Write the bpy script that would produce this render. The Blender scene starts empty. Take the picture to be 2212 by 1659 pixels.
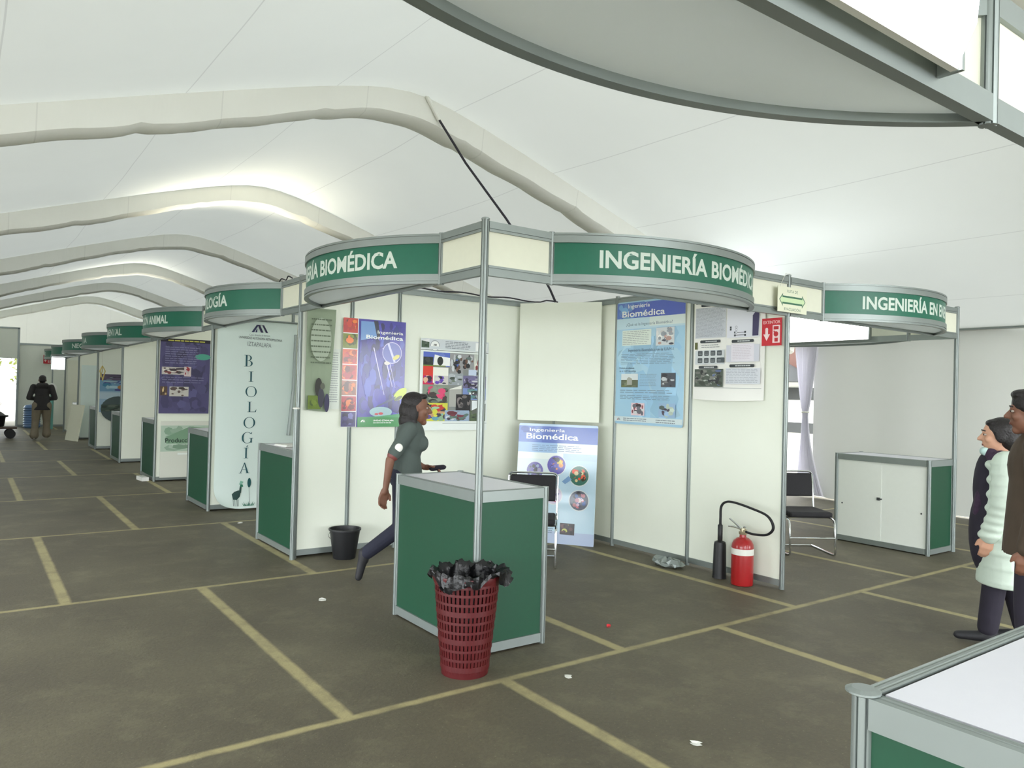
import bpy, bmesh, math, random
from mathutils import Vector, Matrix
random.seed(7)
SC = bpy.context.scene
COL = SC.collection
PI = math.pi
rad = math.radians

# ------------------------------------------------------------------ camera
CAM = Vector((-2.452, -3.692, 1.555))
YAW, PIT, ROL, FPX = 0.943959, 0.011224, 0.025442, 1628.0
cd = bpy.data.cameras.new('camera'); cam = bpy.data.objects.new('camera', cd); COL.objects.link(cam)
f_ = Vector((math.cos(YAW)*math.cos(PIT), math.sin(YAW)*math.cos(PIT), math.sin(PIT)))
r_ = Vector((math.sin(YAW), -math.cos(YAW), 0)); u_ = r_.cross(f_)
r2 = math.cos(ROL)*r_ + math.sin(ROL)*u_; u2 = -math.sin(ROL)*r_ + math.cos(ROL)*u_
cam.matrix_world = Matrix(((r2.x, u2.x, -f_.x, CAM.x), (r2.y, u2.y, -f_.y, CAM.y), (r2.z, u2.z, -f_.z, CAM.z), (0, 0, 0, 1)))
cd.sensor_width = 36.0; cd.lens = 36.0*FPX/2212.0; cd.clip_start = 0.05; cd.clip_end = 300
SC.camera = cam
# ------------------------------------------------------------------ sky, exposure
W = bpy.data.worlds.new('sky'); SC.world = W; W.use_nodes = True
wn = W.node_tree; bg = wn.nodes['Background']
bg.inputs[0].default_value = (0.93, 0.97, 1.0, 1); bg.inputs[1].default_value = 7.0
SC.view_settings.view_transform = 'Standard'; SC.view_settings.look = 'None'
SC.view_settings.gamma = 1; SC.view_settings.use_curve_mapping = False
SC.view_settings.exposure = 0.36

# ------------------------------------------------------------------ materials
def lin(c):
    return tuple((x/12.92 if x <= 0.04045 else ((x+0.055)/1.055)**2.4) for x in c)
def rgb(r, g, b): return lin((r/255, g/255, b/255))
MT = {}
def mat(name, col, rough=0.6, metal=0.0, spec=0.5, noise=0.0, nscale=20, bump=0.0, bscale=60, emit=None, es=0, coat=0, trans=0):
    m = bpy.data.materials.new(name); m.use_nodes = True; nt = m.node_tree; b = nt.nodes['Principled BSDF']
    c = (*col, 1)
    b.inputs['Base Color'].default_value = c; b.inputs['Roughness'].default_value = rough
    b.inputs['Metallic'].default_value = metal; b.inputs['Specular IOR Level'].default_value = spec
    b.inputs['Coat Weight'].default_value = coat; b.inputs['Transmission Weight'].default_value = trans
    if emit: b.inputs['Emission Color'].default_value = (*emit, 1); b.inputs['Emission Strength'].default_value = es
    if noise or bump:
        tc = nt.nodes.new('ShaderNodeTexCoord')
    if noise:
        n = nt.nodes.new('ShaderNodeTexNoise'); n.inputs['Scale'].default_value = nscale; n.inputs['Detail'].default_value = 5
        nt.links.new(tc.outputs['Object'], n.inputs['Vector'])
        mx = nt.nodes.new('ShaderNodeMix'); mx.data_type = 'RGBA'
        mx.inputs[6].default_value = (*[v*(1-noise) for v in col], 1); mx.inputs[7].default_value = (*[min(1, v*(1+noise)) for v in col], 1)
        nt.links.new(n.outputs['Fac'], mx.inputs[0]); nt.links.new(mx.outputs[2], b.inputs['Base Color'])
    if bump:
        n2 = nt.nodes.new('ShaderNodeTexNoise'); n2.inputs['Scale'].default_value = bscale; n2.inputs['Detail'].default_value = 4
        nt.links.new(tc.outputs['Object'], n2.inputs['Vector'])
        bp = nt.nodes.new('ShaderNodeBump'); bp.inputs['Strength'].default_value = bump; bp.inputs['Distance'].default_value = 0.01
        nt.links.new(n2.outputs['Fac'], bp.inputs['Height']); nt.links.new(bp.outputs['Normal'], b.inputs['Normal'])
    MT[name] = m; return m
mat('panel', rgb(232, 236, 222), 0.55, noise=0.02, nscale=3)
mat('cream', rgb(228, 229, 210), 0.6, noise=0.03)
mat('alu', rgb(142, 150, 147), 0.42, metal=0.55, noise=0.08, nscale=8)
mat('alu_dark', rgb(62, 66, 66), 0.6, metal=0.2)
mat('green', rgb(4, 100, 76), 0.38, noise=0.06, nscale=30)
mat('green_board', rgb(4, 66, 42), 0.55, noise=0.1, nscale=40)
mat('letter', rgb(205, 218, 208), 0.5)
mat('white_top', rgb(216, 216, 224), 0.35, noise=0.02)
mat('door_white', rgb(226, 230, 222), 0.5, noise=0.02)
mat('soffit', rgb(226, 226, 216), 0.6, noise=0.05)
mat('black_plastic', rgb(24, 25, 28), 0.45, noise=0.2)
mat('bag', rgb(9, 9, 12), 0.34, bump=0.6, bscale=30)
mat('red_plastic', rgb(78, 14, 18), 0.4, noise=0.15)
mat('red_paint', rgb(158, 20, 24), 0.3, coat=0.4)
mat('red_sign', rgb(205, 38, 50), 0.5)
mat('chrome', rgb(215, 218, 220), 0.15, metal=1.0)
mat('brass', rgb(190, 180, 150), 0.3, metal=0.8)
mat('black_fabric', rgb(20, 19, 23), 0.75, noise=0.2, bump=0.2)
mat('rubber', rgb(20, 20, 24), 0.6)
mat('label_white', rgb(222, 222, 214), 0.5)
mat('cable', rgb(40, 38, 46), 0.7)
mat('string', rgb(220, 220, 205), 0.8)
mat('banner', rgb(216, 230, 224), 0.6, noise=0.015, nscale=4, bump=0.15, bscale=5)
mat('skin', rgb(118, 80, 62), 0.55, noise=0.08, nscale=14)
mat('skin_light', rgb(196, 150, 124), 0.55, noise=0.06, nscale=14)
mat('hair', rgb(20, 14, 14), 0.5, noise=0.4, nscale=60, bump=0.5, bscale=90)
mat('shirt_grey', rgb(74, 84, 80), 0.9, noise=0.15, nscale=12, bump=0.3, bscale=14)
mat('navy', rgb(34, 36, 52), 0.85, noise=0.25, nscale=18, bump=0.3, bscale=14)
mat('hoodie', rgb(48, 46, 46), 0.9, noise=0.25, nscale=10, bump=0.4, bscale=12)
mat('khaki', rgb(126, 116, 98), 0.9, noise=0.15, nscale=8, bump=0.4, bscale=12)
mat('puffer', rgb(198, 212, 198), 0.6, noise=0.04, nscale=10, bump=0.3, bscale=16)
mat('dark_cloth', rgb(36, 32, 44), 0.9, noise=0.3, nscale=14, bump=0.4, bscale=14)
mat('scarf', rgb(58, 42, 62), 0.95, noise=0.4, nscale=40, bump=0.5, bscale=40)
mat('olive_jacket', rgb(70, 58, 46), 0.85, noise=0.2, nscale=10, bump=0.4, bscale=12)
mat('shoe', rgb(30, 30, 34), 0.6)
mat('shoe_white', rgb(210, 208, 200), 0.6)
mat('mask', rgb(190, 218, 214), 0.8)
mat('eye', rgb(170, 160, 152), 0.3)
mat('iris', rgb(26, 18, 14), 0.2)
mat('lips', rgb(120, 62, 58), 0.5)
mat('lightblue', rgb(150, 175, 210), 0.8, noise=0.1)
mat('purple_cloth', rgb(90, 40, 130), 0.8)
mat('lamp', (1, 1, 1), 0.5, emit=(0.93, 0.97, 1.0), es=9)
mat('blue_plastic', rgb(96, 128, 170), 0.3, noise=0.1)
mat('brick', rgb(92, 66, 58), 0.9, noise=0.15, nscale=6)
mat('plaster', rgb(236, 236, 230), 0.9, noise=0.04)
mat('awning', rgb(62, 64, 64), 0.8)
mat('leaf', rgb(112, 120, 48), 0.7, noise=0.35, nscale=3)
mat('bark', rgb(96, 80, 62), 0.9, noise=0.2)
mat('curtain', rgb(226, 224, 230), 0.8)
mat('teal', rgb(110, 170, 160), 0.6)
mat('yellow_board', rgb(236, 236, 214), 0.6)
mat('gold', rgb(206, 186, 110), 0.4, metal=0.3)
mat('paving', rgb(170, 166, 156), 0.9, noise=0.15, nscale=4)
mat('book', rgb(120, 112, 96), 0.7)
mat('paper', rgb(236, 236, 230), 0.7)
mat('wood', rgb(70, 56, 46), 0.7, noise=0.2)

def translucent(name, refl, tr, mix):
    m = bpy.data.materials.new(name); m.use_nodes = True; nt = m.node_tree; nt.nodes.clear()
    out = nt.nodes.new('ShaderNodeOutputMaterial'); d = nt.nodes.new('ShaderNodeBsdfDiffuse'); t = nt.nodes.new('ShaderNodeBsdfTranslucent')
    mx = nt.nodes.new('ShaderNodeMixShader'); mx.inputs[0].default_value = mix
    t.inputs[0].default_value = (*tr, 1); d.inputs[0].default_value = (*refl, 1)
    nt.links.new(d.outputs[0], mx.inputs[1]); nt.links.new(t.outputs[0], mx.inputs[2]); nt.links.new(mx.outputs[0], out.inputs[0])
    MT[name] = m; return m, nt, d, t
# white coated tent membrane: daylight comes through it; welded seams run along the tent
m, nt, dn, tn = translucent('membrane', (0.80, 0.82, 0.78), (0.80, 0.83, 0.80), 0.060)
tc = nt.nodes.new('ShaderNodeTexCoord'); sp = nt.nodes.new('ShaderNodeSeparateXYZ'); nt.links.new(tc.outputs['Object'], sp.inputs[0])
def mth(nt, op, a=None, b=None, c=None):
    n = nt.nodes.new('ShaderNodeMath'); n.operation = op
    for i, v in enumerate((a, b, c)):
        if v is None: continue
        if isinstance(v, (int, float)): n.inputs[i].default_value = v
        else: nt.links.new(v, n.inputs[i])
    return n.outputs[0]
def mixc(nt, fac, a, b):
    n = nt.nodes.new('ShaderNodeMix'); n.data_type = 'RGBA'
    for i, v in ((0, fac), (6, a), (7, b)):
        if isinstance(v, (int, float)): n.inputs[i].default_value = v
        elif isinstance(v, tuple): n.inputs[i].default_value = (*v, 1)
        else: nt.links.new(v, n.inputs[i])
    return n.outputs[2]
def noi(nt, vec, scale, detail=4, rough=0.55):
    n = nt.nodes.new('ShaderNodeTexNoise'); n.inputs['Scale'].default_value = scale; n.inputs['Detail'].default_value = detail
    n.inputs['Roughness'].default_value = rough; nt.links.new(vec, n.inputs['Vector']); return n.outputs['Fac']
wob = noi(nt, tc.outputs['Object'], 0.35, 1)
xs = mth(nt, 'ADD', sp.outputs[0], mth(nt, 'MULTIPLY', wob, 0.08))
fr = mth(nt, 'FRACT', mth(nt, 'DIVIDE', mth(nt, 'SUBTRACT', xs, -0.88), 1.42))
seam = mth(nt, 'LESS_THAN', fr, 0.008)
stain = noi(nt, tc.outputs['Object'], 0.8, 5)
for nd, c0 in ((dn, (0.80, 0.82, 0.79)), (tn, (0.78, 0.81, 0.77))):
    a = mixc(nt, stain, tuple(v*0.93 for v in c0), c0)
    nt.links.new(mixc(nt, mth(nt, 'MULTIPLY', seam, 0.28), a, (0.3, 0.3, 0.3)), nd.inputs[0])
m, nt, dn, tn = translucent('sleeve', (0.83, 0.84, 0.79), (0.8, 0.8, 0.76), 0.045)
tc = nt.nodes.new('ShaderNodeTexCoord'); sp = nt.nodes.new('ShaderNodeSeparateXYZ'); nt.links.new(tc.outputs['Object'], sp.inputs[0])
fr = mth(nt, 'FRACT', mth(nt, 'DIVIDE', mth(nt, 'ADD', sp.outputs[0], 0.6), 1.45))
seam = mth(nt, 'LESS_THAN', fr, 0.008); st = noi(nt, tc.outputs['Object'], 1.3, 4)
nt.links.new(mixc(nt, mth(nt, 'MULTIPLY', seam, 0.2), mixc(nt, st, (0.78, 0.78, 0.72), (0.86, 0.87, 0.82)), (0.4, 0.4, 0.38)), dn.inputs[0])
mp = nt.nodes.new('ShaderNodeMapping'); mp.inputs['Scale'].default_value = (5.0, 2.0, 1.5); nt.links.new(tc.outputs['Object'], mp.inputs['Vector'])
bp = nt.nodes.new('ShaderNodeBump'); bp.inputs['Strength'].default_value = 0.35; bp.inputs['Distance'].default_value = 0.03
nt.links.new(noi(nt, mp.outputs[0], 1.0, 3), bp.inputs['Height']); nt.links.new(bp.outputs['Normal'], dn.inputs['Normal'])
m, nt, dn, tn = translucent('side_cloth', (0.71, 0.72, 0.67), (0.5, 0.52, 0.53), 0.02)
m, nt, dn, tn = translucent('soffit', (0.74, 0.78, 0.80), (0.80, 0.84, 0.86), 0.52)  # opaque board made translucent so roof light brightens its underside
m, nt, dn, tn = translucent('curtain', (0.80, 0.79, 0.83), (0.85, 0.84, 0.9), 0.4)

# asphalt floor with worn straw-coloured joints laid like bricks
m = bpy.data.materials.new('asphalt'); m.use_nodes = True; nt = m.node_tree; b = nt.nodes['Principled BSDF']; MT['asphalt'] = m
tc = nt.nodes.new('ShaderNodeTexCoord'); sp = nt.nodes.new('ShaderNodeSeparateXYZ'); nt.links.new(tc.outputs['Object'], sp.inputs[0])
O = tc.outputs['Object']
n1 = noi(nt, O, 1.1, 6); n2 = noi(nt, O, 45, 6, 0.7); n3 = noi(nt, O, 9, 6, 0.7)
wx = mth(nt, 'ADD', sp.outputs[0], mth(nt, 'MULTIPLY', mth(nt, 'SUBTRACT', n3, 0.5), 0.022))
wy = mth(nt, 'ADD', sp.outputs[1], mth(nt, 'MULTIPLY', mth(nt, 'SUBTRACT', n3, 0.5), 0.022))
v = mth(nt, 'DIVIDE', mth(nt, 'ADD', wy, 0.375), 2.75)
row = mth(nt, 'FLOOR', v); fv = mth(nt, 'FRACT', mth(nt, 'ADD', v, 0.5)); dv = mth(nt, 'MULTIPLY', mth(nt, 'ABSOLUTE', mth(nt, 'SUBTRACT', fv, 0.5)), 2.75)
par = mth(nt, 'MULTIPLY', mth(nt, 'PINGPONG', row, 1.0), 0.5)
uu = mth(nt, 'ADD', mth(nt, 'DIVIDE', mth(nt, 'ADD', wx, 0.95), 1.79), par)
du = mth(nt, 'MULTIPLY', mth(nt, 'ABSOLUTE', mth(nt, 'SUBTRACT', mth(nt, 'FRACT', mth(nt, 'ADD', uu, 0.5)), 0.5)), 1.79)
hw = 0.030
l1 = mth(nt, 'SUBTRACT', 1.0, mth(nt, 'SMOOTH_MIN', mth(nt, 'DIVIDE', mth(nt, 'MAXIMUM', mth(nt, 'SUBTRACT', dv, 0.014), 0.0), 0.02), 1.0, 0.1))
l2 = mth(nt, 'SUBTRACT', 1.0, mth(nt, 'SMOOTH_MIN', mth(nt, 'DIVIDE', mth(nt, 'MAXIMUM', mth(nt, 'SUBTRACT', du, hw-0.004), 0.0), 0.02), 1.0, 0.1))
ln = mth(nt, 'MAXIMUM', l1, l2)
wear = nt.nodes.new('ShaderNodeMapRange'); wear.inputs['From Min'].default_value = 0.28; wear.inputs['From Max'].default_value = 0.55
nt.links.new(noi(nt, O, 3.3, 6, 0.75), wear.inputs['Value'])
lf = mth(nt, 'MULTIPLY', ln, mth(nt, 'ADD', mth(nt, 'MULTIPLY', wear.outputs[0], 0.6), 0.32))
base = mixc(nt, n1, rgb(78, 70, 60), rgb(126, 120, 96))
base = mixc(nt, mth(nt, 'MULTIPLY', n2, 0.62), base, rgb(48, 46, 42))
mr = nt.nodes.new('ShaderNodeMapRange'); mr.inputs['From Min'].default_value = 0.5; mr.inputs['From Max'].default_value = 0.72; nt.links.new(noi(nt, O, 2.6, 8, 0.75), mr.inputs['Value'])
base = mixc(nt, mth(nt, 'MULTIPLY', mr.outputs[0], 0.5), base, rgb(128, 124, 100))
spk = mth(nt, 'GREATER_THAN', noi(nt, O, 70, 2), 0.69)
base = mixc(nt, mth(nt, 'MULTIPLY', spk, 0.35), base, rgb(150, 148, 120))
nt.links.new(mixc(nt, lf, base, rgb(168, 158, 116)), b.inputs['Base Color'])
b.inputs['Roughness'].default_value = 0.6; b.inputs['Specular IOR Level'].default_value = 0.35
bp = nt.nodes.new('ShaderNodeBump'); bp.inputs['Strength'].default_value = 0.5; bp.inputs['Distance'].default_value = 0.006
nt.links.new(n2, bp.inputs['Height']); nt.links.new(bp.outputs['Normal'], b.inputs['Normal'])

def printmat(name, rough, coat=0):
    m = bpy.data.materials.new(name); m.use_nodes = True; nt = m.node_tree; b = nt.nodes['Principled BSDF']
    a = nt.nodes.new('ShaderNodeAttribute'); a.attribute_name = 'ink'; nt.links.new(a.outputs['Color'], b.inputs['Base Color'])
    b.inputs['Roughness'].default_value = rough; b.inputs['Coat Weight'].default_value = coat; b.inputs['Coat Roughness'].default_value = 0.12
    MT[name] = m
printmat('print_matt', 0.6); printmat('print_gloss', 0.3, 0.8)

# ------------------------------------------------------------------ mesh helpers
class MB:
    def __init__(s): s.v = []; s.f = []; s.m = []
    def add(s, vs, fs, m=0):
        o = len(s.v); s.v += [tuple(v) for v in vs]; s.f += [tuple(i+o for i in f) for f in fs]; s.m += [m]*len(fs); return s
    def box(s, x0, x1, y0, y1, z0, z1, m=0):
        vs = [(x, y, z) for z in (z0, z1) for y in (y0, y1) for x in (x0, x1)]
        return s.add(vs, [(0, 2, 3, 1), (4, 5, 7, 6), (0, 1, 5, 4), (2, 6, 7, 3), (0, 4, 6, 2), (1, 3, 7, 5)], m)
    def lathe(s, prof, c=(0, 0, 0), n=24, m=0, cap=True):
        vs = []; fs = []
        for (r, z) in prof:
            for i in range(n):
                a = 2*PI*i/n; vs.append((c[0]+r*math.cos(a), c[1]+r*math.sin(a), c[2]+z))
        for k in range(len(prof)-1):
            for i in range(n):
                j = (i+1) % n; fs.append((k*n+i, k*n+j, (k+1)*n+j, (k+1)*n+i))
        if cap:
            fs.append(tuple(range(n-1, -1, -1))); fs.append(tuple((len(prof)-1)*n+i for i in range(n)))
        return s.add(vs, fs, m)
    def tube(s, pts, r, n=8, m=0, closed=False):
        P = [Vector(p) for p in pts]; k = len(P); vs = []; fs = []; prev = None
        for i, p in enumerate(P):
            t = (P[(i+1) % k]-P[i-1]) if closed else (P[min(i+1, k-1)]-P[max(i-1, 0)])
            t.normalize()
            if prev is None:
                a = Vector((0, 0, 1)) if abs(t.z) < 0.9 else Vector((1, 0, 0)); prev = t.cross(a).normalized()
            prev = (prev - t*prev.dot(t)).normalized(); b = t.cross(prev)
            rr = r[i] if isinstance(r, (list, tuple)) else r
            for j in range(n):
                a = 2*PI*j/n; vs.append(p + prev*rr*math.cos(a) + b*rr*math.sin(a))
        for i in range(k if closed else k-1):
            i2 = (i+1) % k
            for j in range(n):
                j2 = (j+1) % n; fs.append((i*n+j, i*n+j2, i2*n+j2, i2*n+j))
        if not closed:
            fs.append(tuple(range(n-1, -1, -1))); fs.append(tuple((k-1)*n+j for j in range(n)))
        return s.add(vs, fs, m)
    def sweep(s, prof, path, norms, m=0):
        # prof: closed polygon of (outward, z); path: xy points; norms: xy outward normals
        n = len(prof); vs = []; fs = []
        for p, q in zip(path, norms):
            for (a, z) in prof: vs.append((p[0]+q[0]*a, p[1]+q[1]*a, z))
        for i in range(len(path)-1):
            for j in range(n):
                j2 = (j+1) % n; fs.append((i*n+j, (i+1)*n+j, (i+1)*n+j2, i*n+j2))
        fs.append(tuple(range(n))); fs.append(tuple((len(path)-1)*n+j for j in range(n-1, -1, -1)))
        return s.add(vs, fs, m)
    def ell(s, c, r, m=0, nu=20, nv=12, rot=None):
        vs = []; fs = []
        for k in range(nv+1):
            th = PI*k/nv
            for i in range(nu):
                a = 2*PI*i/nu; v = Vector((r[0]*math.sin(th)*math.cos(a), r[1]*math.sin(th)*math.sin(a), r[2]*math.cos(th)))
                if rot is not None: v = rot @ v
                vs.append(v+Vector(c))
        for k in range(nv):
            for i in range(nu):
                j = (i+1) % nu; fs.append((k*nu+i, (k+1)*nu+i, (k+1)*nu+j, k*nu+j))
        return s.add(vs, fs, m)
    def cap(s, a, b, ra, rb, m=0, n=14, flat=None):
        # closed tapered capsule from a to b; flat=(dir, factor) squashes it along a direction
        a = Vector(a); b = Vector(b); t = b-a; L = t.length; t.normalize()
        x = Vector((1, 0, 0)) if abs(t.x) < 0.8 else Vector((0, 1, 0)); u = t.cross(x).normalized(); w = t.cross(u)
        prof = []
        for i in range(6): th = PI/2*i/5; prof.append((ra*math.sin(th), -ra*math.cos(th)))
        for i in range(6): th = PI/2*i/5; prof.append((rb*math.cos(th), L+rb*math.sin(th)))
        vs = []; fs = []
        for (r, h) in prof:
            for i in range(n):
                an = 2*PI*i/n; o = u*max(r, 1e-4)*math.cos(an)+w*max(r, 1e-4)*math.sin(an)
                if flat: d = Vector(flat[0]).normalized(); o -= d*o.dot(d)*(1-flat[1])
                vs.append(a+t*h+o)
        k = len(prof)
        for q in range(k-1):
            for i in range(n):
                j = (i+1) % n; fs.append((q*n+i, q*n+j, (q+1)*n+j, (q+1)*n+i))
        return s.add(vs, fs, m)
    def build(s, name, mats, parent=None, smooth=False, bevel=0):
        me = bpy.data.meshes.new(name); me.from_pydata(s.v, [], s.f)
        if isinstance(mats, str): mats = [mats]
        for q in mats: me.materials.append(MT[q])
        me.polygons.foreach_set('material_index', s.m)
        bm = bmesh.new(); bm.from_mesh(me); bmesh.ops.recalc_face_normals(bm, faces=bm.faces); bm.to_mesh(me); bm.free()
        if smooth:
            me.polygons.foreach_set('use_smooth', [True]*len(me.polygons))
            try: me.set_sharp_from_angle(angle=rad(40))
            except Exception: pass
        o = bpy.data.objects.new(name, me); COL.objects.link(o)
        if parent: o.parent = parent
        if bevel:
            bv = o.modifiers.new('bevel', 'BEVEL'); bv.width = bevel; bv.segments = 2; bv.limit_method = 'ANGLE'
        return o

def tag(o, label, cat, group=None, kind=None):
    o['label'] = label; o['category'] = cat
    if group: o['group'] = group
    if kind: o['kind'] = kind
    return o
def thing(name, loc, rz, label, cat, group=None):
    o = bpy.data.objects.new(name, None); COL.objects.link(o); o.location = loc; o.rotation_euler = (0, 0, rz); o.empty_display_size = 0.1
    return tag(o, label, cat, group)
def struct(o): o['kind'] = 'structure'; return o
def copy_tree(o, parent=None):
    c = o.copy(); COL.objects.link(c); c.parent = parent
    for ch in o.children: copy_tree(ch, c)
    return c

_tx = {}
def text_geo(body, bold=0.0):
    key = (body, bold)
    if key in _tx: return _tx[key]
    cu = bpy.data.curves.new('lettering', 'FONT'); cu.body = body; cu.size = 1.0; cu.offset = bold; cu.resolution_u = 3
    o = bpy.data.objects.new('lettering_tmp', cu); COL.objects.link(o)
    dg = bpy.context.evaluated_depsgraph_get(); me = bpy.data.meshes.new_from_object(o.evaluated_get(dg))
    vs = [(v.co.x, v.co.y) for v in me.vertices]; fs = [tuple(p.vertices) for p in me.polygons]
    bpy.data.objects.remove(o); bpy.data.curves.remove(cu); bpy.data.meshes.remove(me)
    _tx[key] = (vs, fs); return vs, fs

# ------------------------------------------------------------------ printed sheets (local x right, z up, facing -y)
class Print:
    def __init__(s, w, h): s.w = w; s.h = h; s.v = []; s.f = []; s.c = []; s.k = 0
    def poly(s, pts, col):
        s.k += 1; y = -0.0005-0.00002*s.k; o = len(s.v)
        s.v += [(p[0], y, p[1]) for p in pts]; s.f.append(tuple(range(o, o+len(pts)))); s.c.append(col)
    def rect(s, x0, z0, x1, z1, col): s.poly([(x0*s.w, z0*s.h), (x1*s.w, z0*s.h), (x1*s.w, z1*s.h), (x0*s.w, z1*s.h)], col)
    def rrect(s, x0, z0, x1, z1, r, col):
        x0 *= s.w; x1 *= s.w; z0 *= s.h; z1 *= s.h; P = []
        for cx, cz, a0 in ((x1-r, z1-r, 0), (x0+r, z1-r, 90), (x0+r, z0+r, 180), (x1-r, z0+r, 270)):
            for i in range(5): a = rad(a0+22.5*i); P.append((cx+r*math.cos(a), cz+r*math.sin(a)))
        s.poly(P, col)
    def np(s, pts, col): s.poly([(p[0]*s.w, p[1]*s.h) for p in pts], col)
    def disc(s, x, z, r, col, rz=None, n=24, rot=0):
        rz = r if rz is None else rz
        P = []
        for i in range(n):
            a = 2*PI*i/n; X = r*math.cos(a); Z = rz*math.sin(a)
            P.append((x*s.w + X*math.cos(rot)-Z*math.sin(rot), z*s.h + X*math.sin(rot)+Z*math.cos(rot)))
        s.poly(P, col)
    def text(s, body, x, z, hgt, col, width=None, align='L', bold=0.0, rot=0.0):
        vs, fs = text_geo(body, bold)
        x0 = min(v[0] for v in vs); x1 = max(v[0] for v in vs); sc = hgt/0.72; sx = sc if width is None else width*s.w/(x1-x0)
        s.k += 1; y = -0.0005-0.00002*s.k; o = len(s.v); tw = (x1-x0)*sx
        ox = x*s.w - (tw/2 if align == 'C' else tw if align == 'R' else 0)
        for v in vs:
            X = (v[0]-x0)*sx; Z = v[1]*sc; s.v.append((ox+X*math.cos(rot)-Z*math.sin(rot), y, z*s.h+X*math.sin(rot)+Z*math.cos(rot)))
        for f in fs: s.f.append(tuple(i+o for i in f)); s.c.append(col)
    def lines(s, x0, z0, x1, z1, n, col, fill=0.45, seed=1):
        R = random.Random(seed)
        for i in range(n):
            zc = z1-(i+0.5)*(z1-z0)/n; hh = (z1-z0)/n*fill/2; x = x0; e = x1-(R.random()*0.12*(x1-x0))
            while x < e:
                w = (x1-x0)*(0.05+0.12*R.random()); s.rect(x, zc-hh, min(e, x+w), zc+hh, col); x += w+(x1-x0)*0.02
    def photo(s, x0, z0, x1, z1, pal, n=26, seed=1, size=0.22):
        R = random.Random(seed); s.rect(x0, z0, x1, z1, pal[0])
        for i in range(n):
            c = pal[R.randrange(len(pal))]; k = 0.8+0.35*R.random(); c = tuple(min(1, q*k) for q in c)
            rx = (x1-x0)*size*(0.3+0.7*R.random()); rz = (z1-z0)*size*(0.3+0.7*R.random())
            cx = x0+rx+(x1-x0-2*rx)*R.random(); cz = z0+rz+(z1-z0-2*rz)*R.random()
            m = R.randrange(5, 9); a0 = R.random()*6
            s.np([(cx+rx*math.cos(a0+2*PI*j/m), cz+rz*math.sin(a0+2*PI*j/m)) for j in range(m)], c)
    def build(s, name, parent, gloss=False):
        me = bpy.data.meshes.new(name); me.from_pydata(s.v, [], s.f); me.materials.append(MT['print_gloss' if gloss else 'print_matt'])
        at = me.color_attributes.new('ink', 'FLOAT_COLOR', 'CORNER')
        buf = []
        for p, c in zip(me.polygons, s.c): buf += [c[0], c[1], c[2], 1.0]*p.loop_total
        at.data.foreach_set('color', buf)
        o = bpy.data.objects.new(name, me); COL.objects.link(o); o.parent = parent; return o
def uam_logo(P, x, z, h, c1, c2):
    # the slanted-stroke emblem: two stroked peaks side by side
    w = h*2.4/P.w/2.4*2.4; H = h/P.h; w = h*2.2/P.w
    def q(a, b, c, d, col): P.np([(x+p[0]*w, z+p[1]*H) for p in (a, b, c, d)], col)
    q((0, 0), (0.16, 0), (0.42, 1), (0.30, 1), c1); q((0.22, 0), (0.34, 0), (0.34, 0.45), (0.30, 0.45), c1)
    q((0.36, 1), (0.50, 1), (0.72, 0), (0.56, 0), c2); q((0.62, 1), (0.74, 1), (1.0, 0), (0.86, 0), c2)
    q((0.44, 0.9), (0.66, 1), (0.74, 1), (0.50, 1), c2)

# ------------------------------------------------------------------ THE SETTING
YB, YE = -9.0, 31.2
def roofz(x): u = x-1.35; return 4.95-0.33*math.sqrt(u*u+0.3)
XS = [-6.4+15.0*i/60 for i in range(61)]
def ground():
    b = MB(); b.add([(-30, -25, 0), (40, -25, 0), (40, 60, 0), (-30, 60, 0)], [(0, 1, 2, 3)]); return struct(b.build('floor', 'asphalt'))
ground()
RIBS = [3.58+5*k for k in range(-3, 6)]; RIBS[2] = -1.80
def roof():
    b = MB(); ny = 160; vs = []; fs = []; n = len(XS)
    for j in range(ny+1):
        y = YB+(YE-YB)*j/ny; t = ((y-3.58) % 5.0)/5.0; sag = 0.05*math.sin(PI*t)**1.0
        for x in XS: vs.append((x, y, roofz(x)-sag*(1-((x-1.1)/7.5)**2)-0.0))
    for j in range(ny):
        for i in range(n-1): fs.append((j*n+i, j*n+i+1, (j+1)*n+i+1, (j+1)*n+i))
    b.add(vs, fs); struct(b.build('ceiling', 'membrane', smooth=True))
roof()
def rib(k, y0):
    b = MB(); R = random.Random(k+40); vs = []; fs = []
    nx = 150; J = []
    for i in range(nx+1):
        x = -6.3+14.8*i/nx; z = roofz(x)
        seg = (i % 17); pk = 0.018 if seg in (0,) else 0.0
        d = 0.27+0.018*math.sin(x*2.1+k)+0.006*math.sin(x*9.0+k)+(R.random()-0.5)*0.006-pk
        w = 0.36+0.02*math.sin(x*1.7+2*k)+(R.random()-0.5)*0.008
        ring = [(x, y0-0.03, z+0.02), (x, y0-0.005+0.004*math.sin(x*7), z-d*0.5), (x, y0+0.01, z-d+0.03), (x, y0+0.05, z-d),
                (x, y0+w*0.5, z-d-0.015), (x, y0+w-0.04, z-d+0.01), (x, y0+w, z-d*0.85), (x, y0+w+0.01, z+0.02)]
        vs += ring
    m = 8
    for i in range(nx):
        for j in range(m-1): fs.append((i*m+j, i*m+j+1, (i+1)*m+j+1, (i+1)*m+j))
    b.add(vs, fs); o = struct(b.build('trim_%d' % (k+1), 'sleeve', smooth=True))
for k, y in enumerate(RIBS): rib(k, y)
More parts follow.
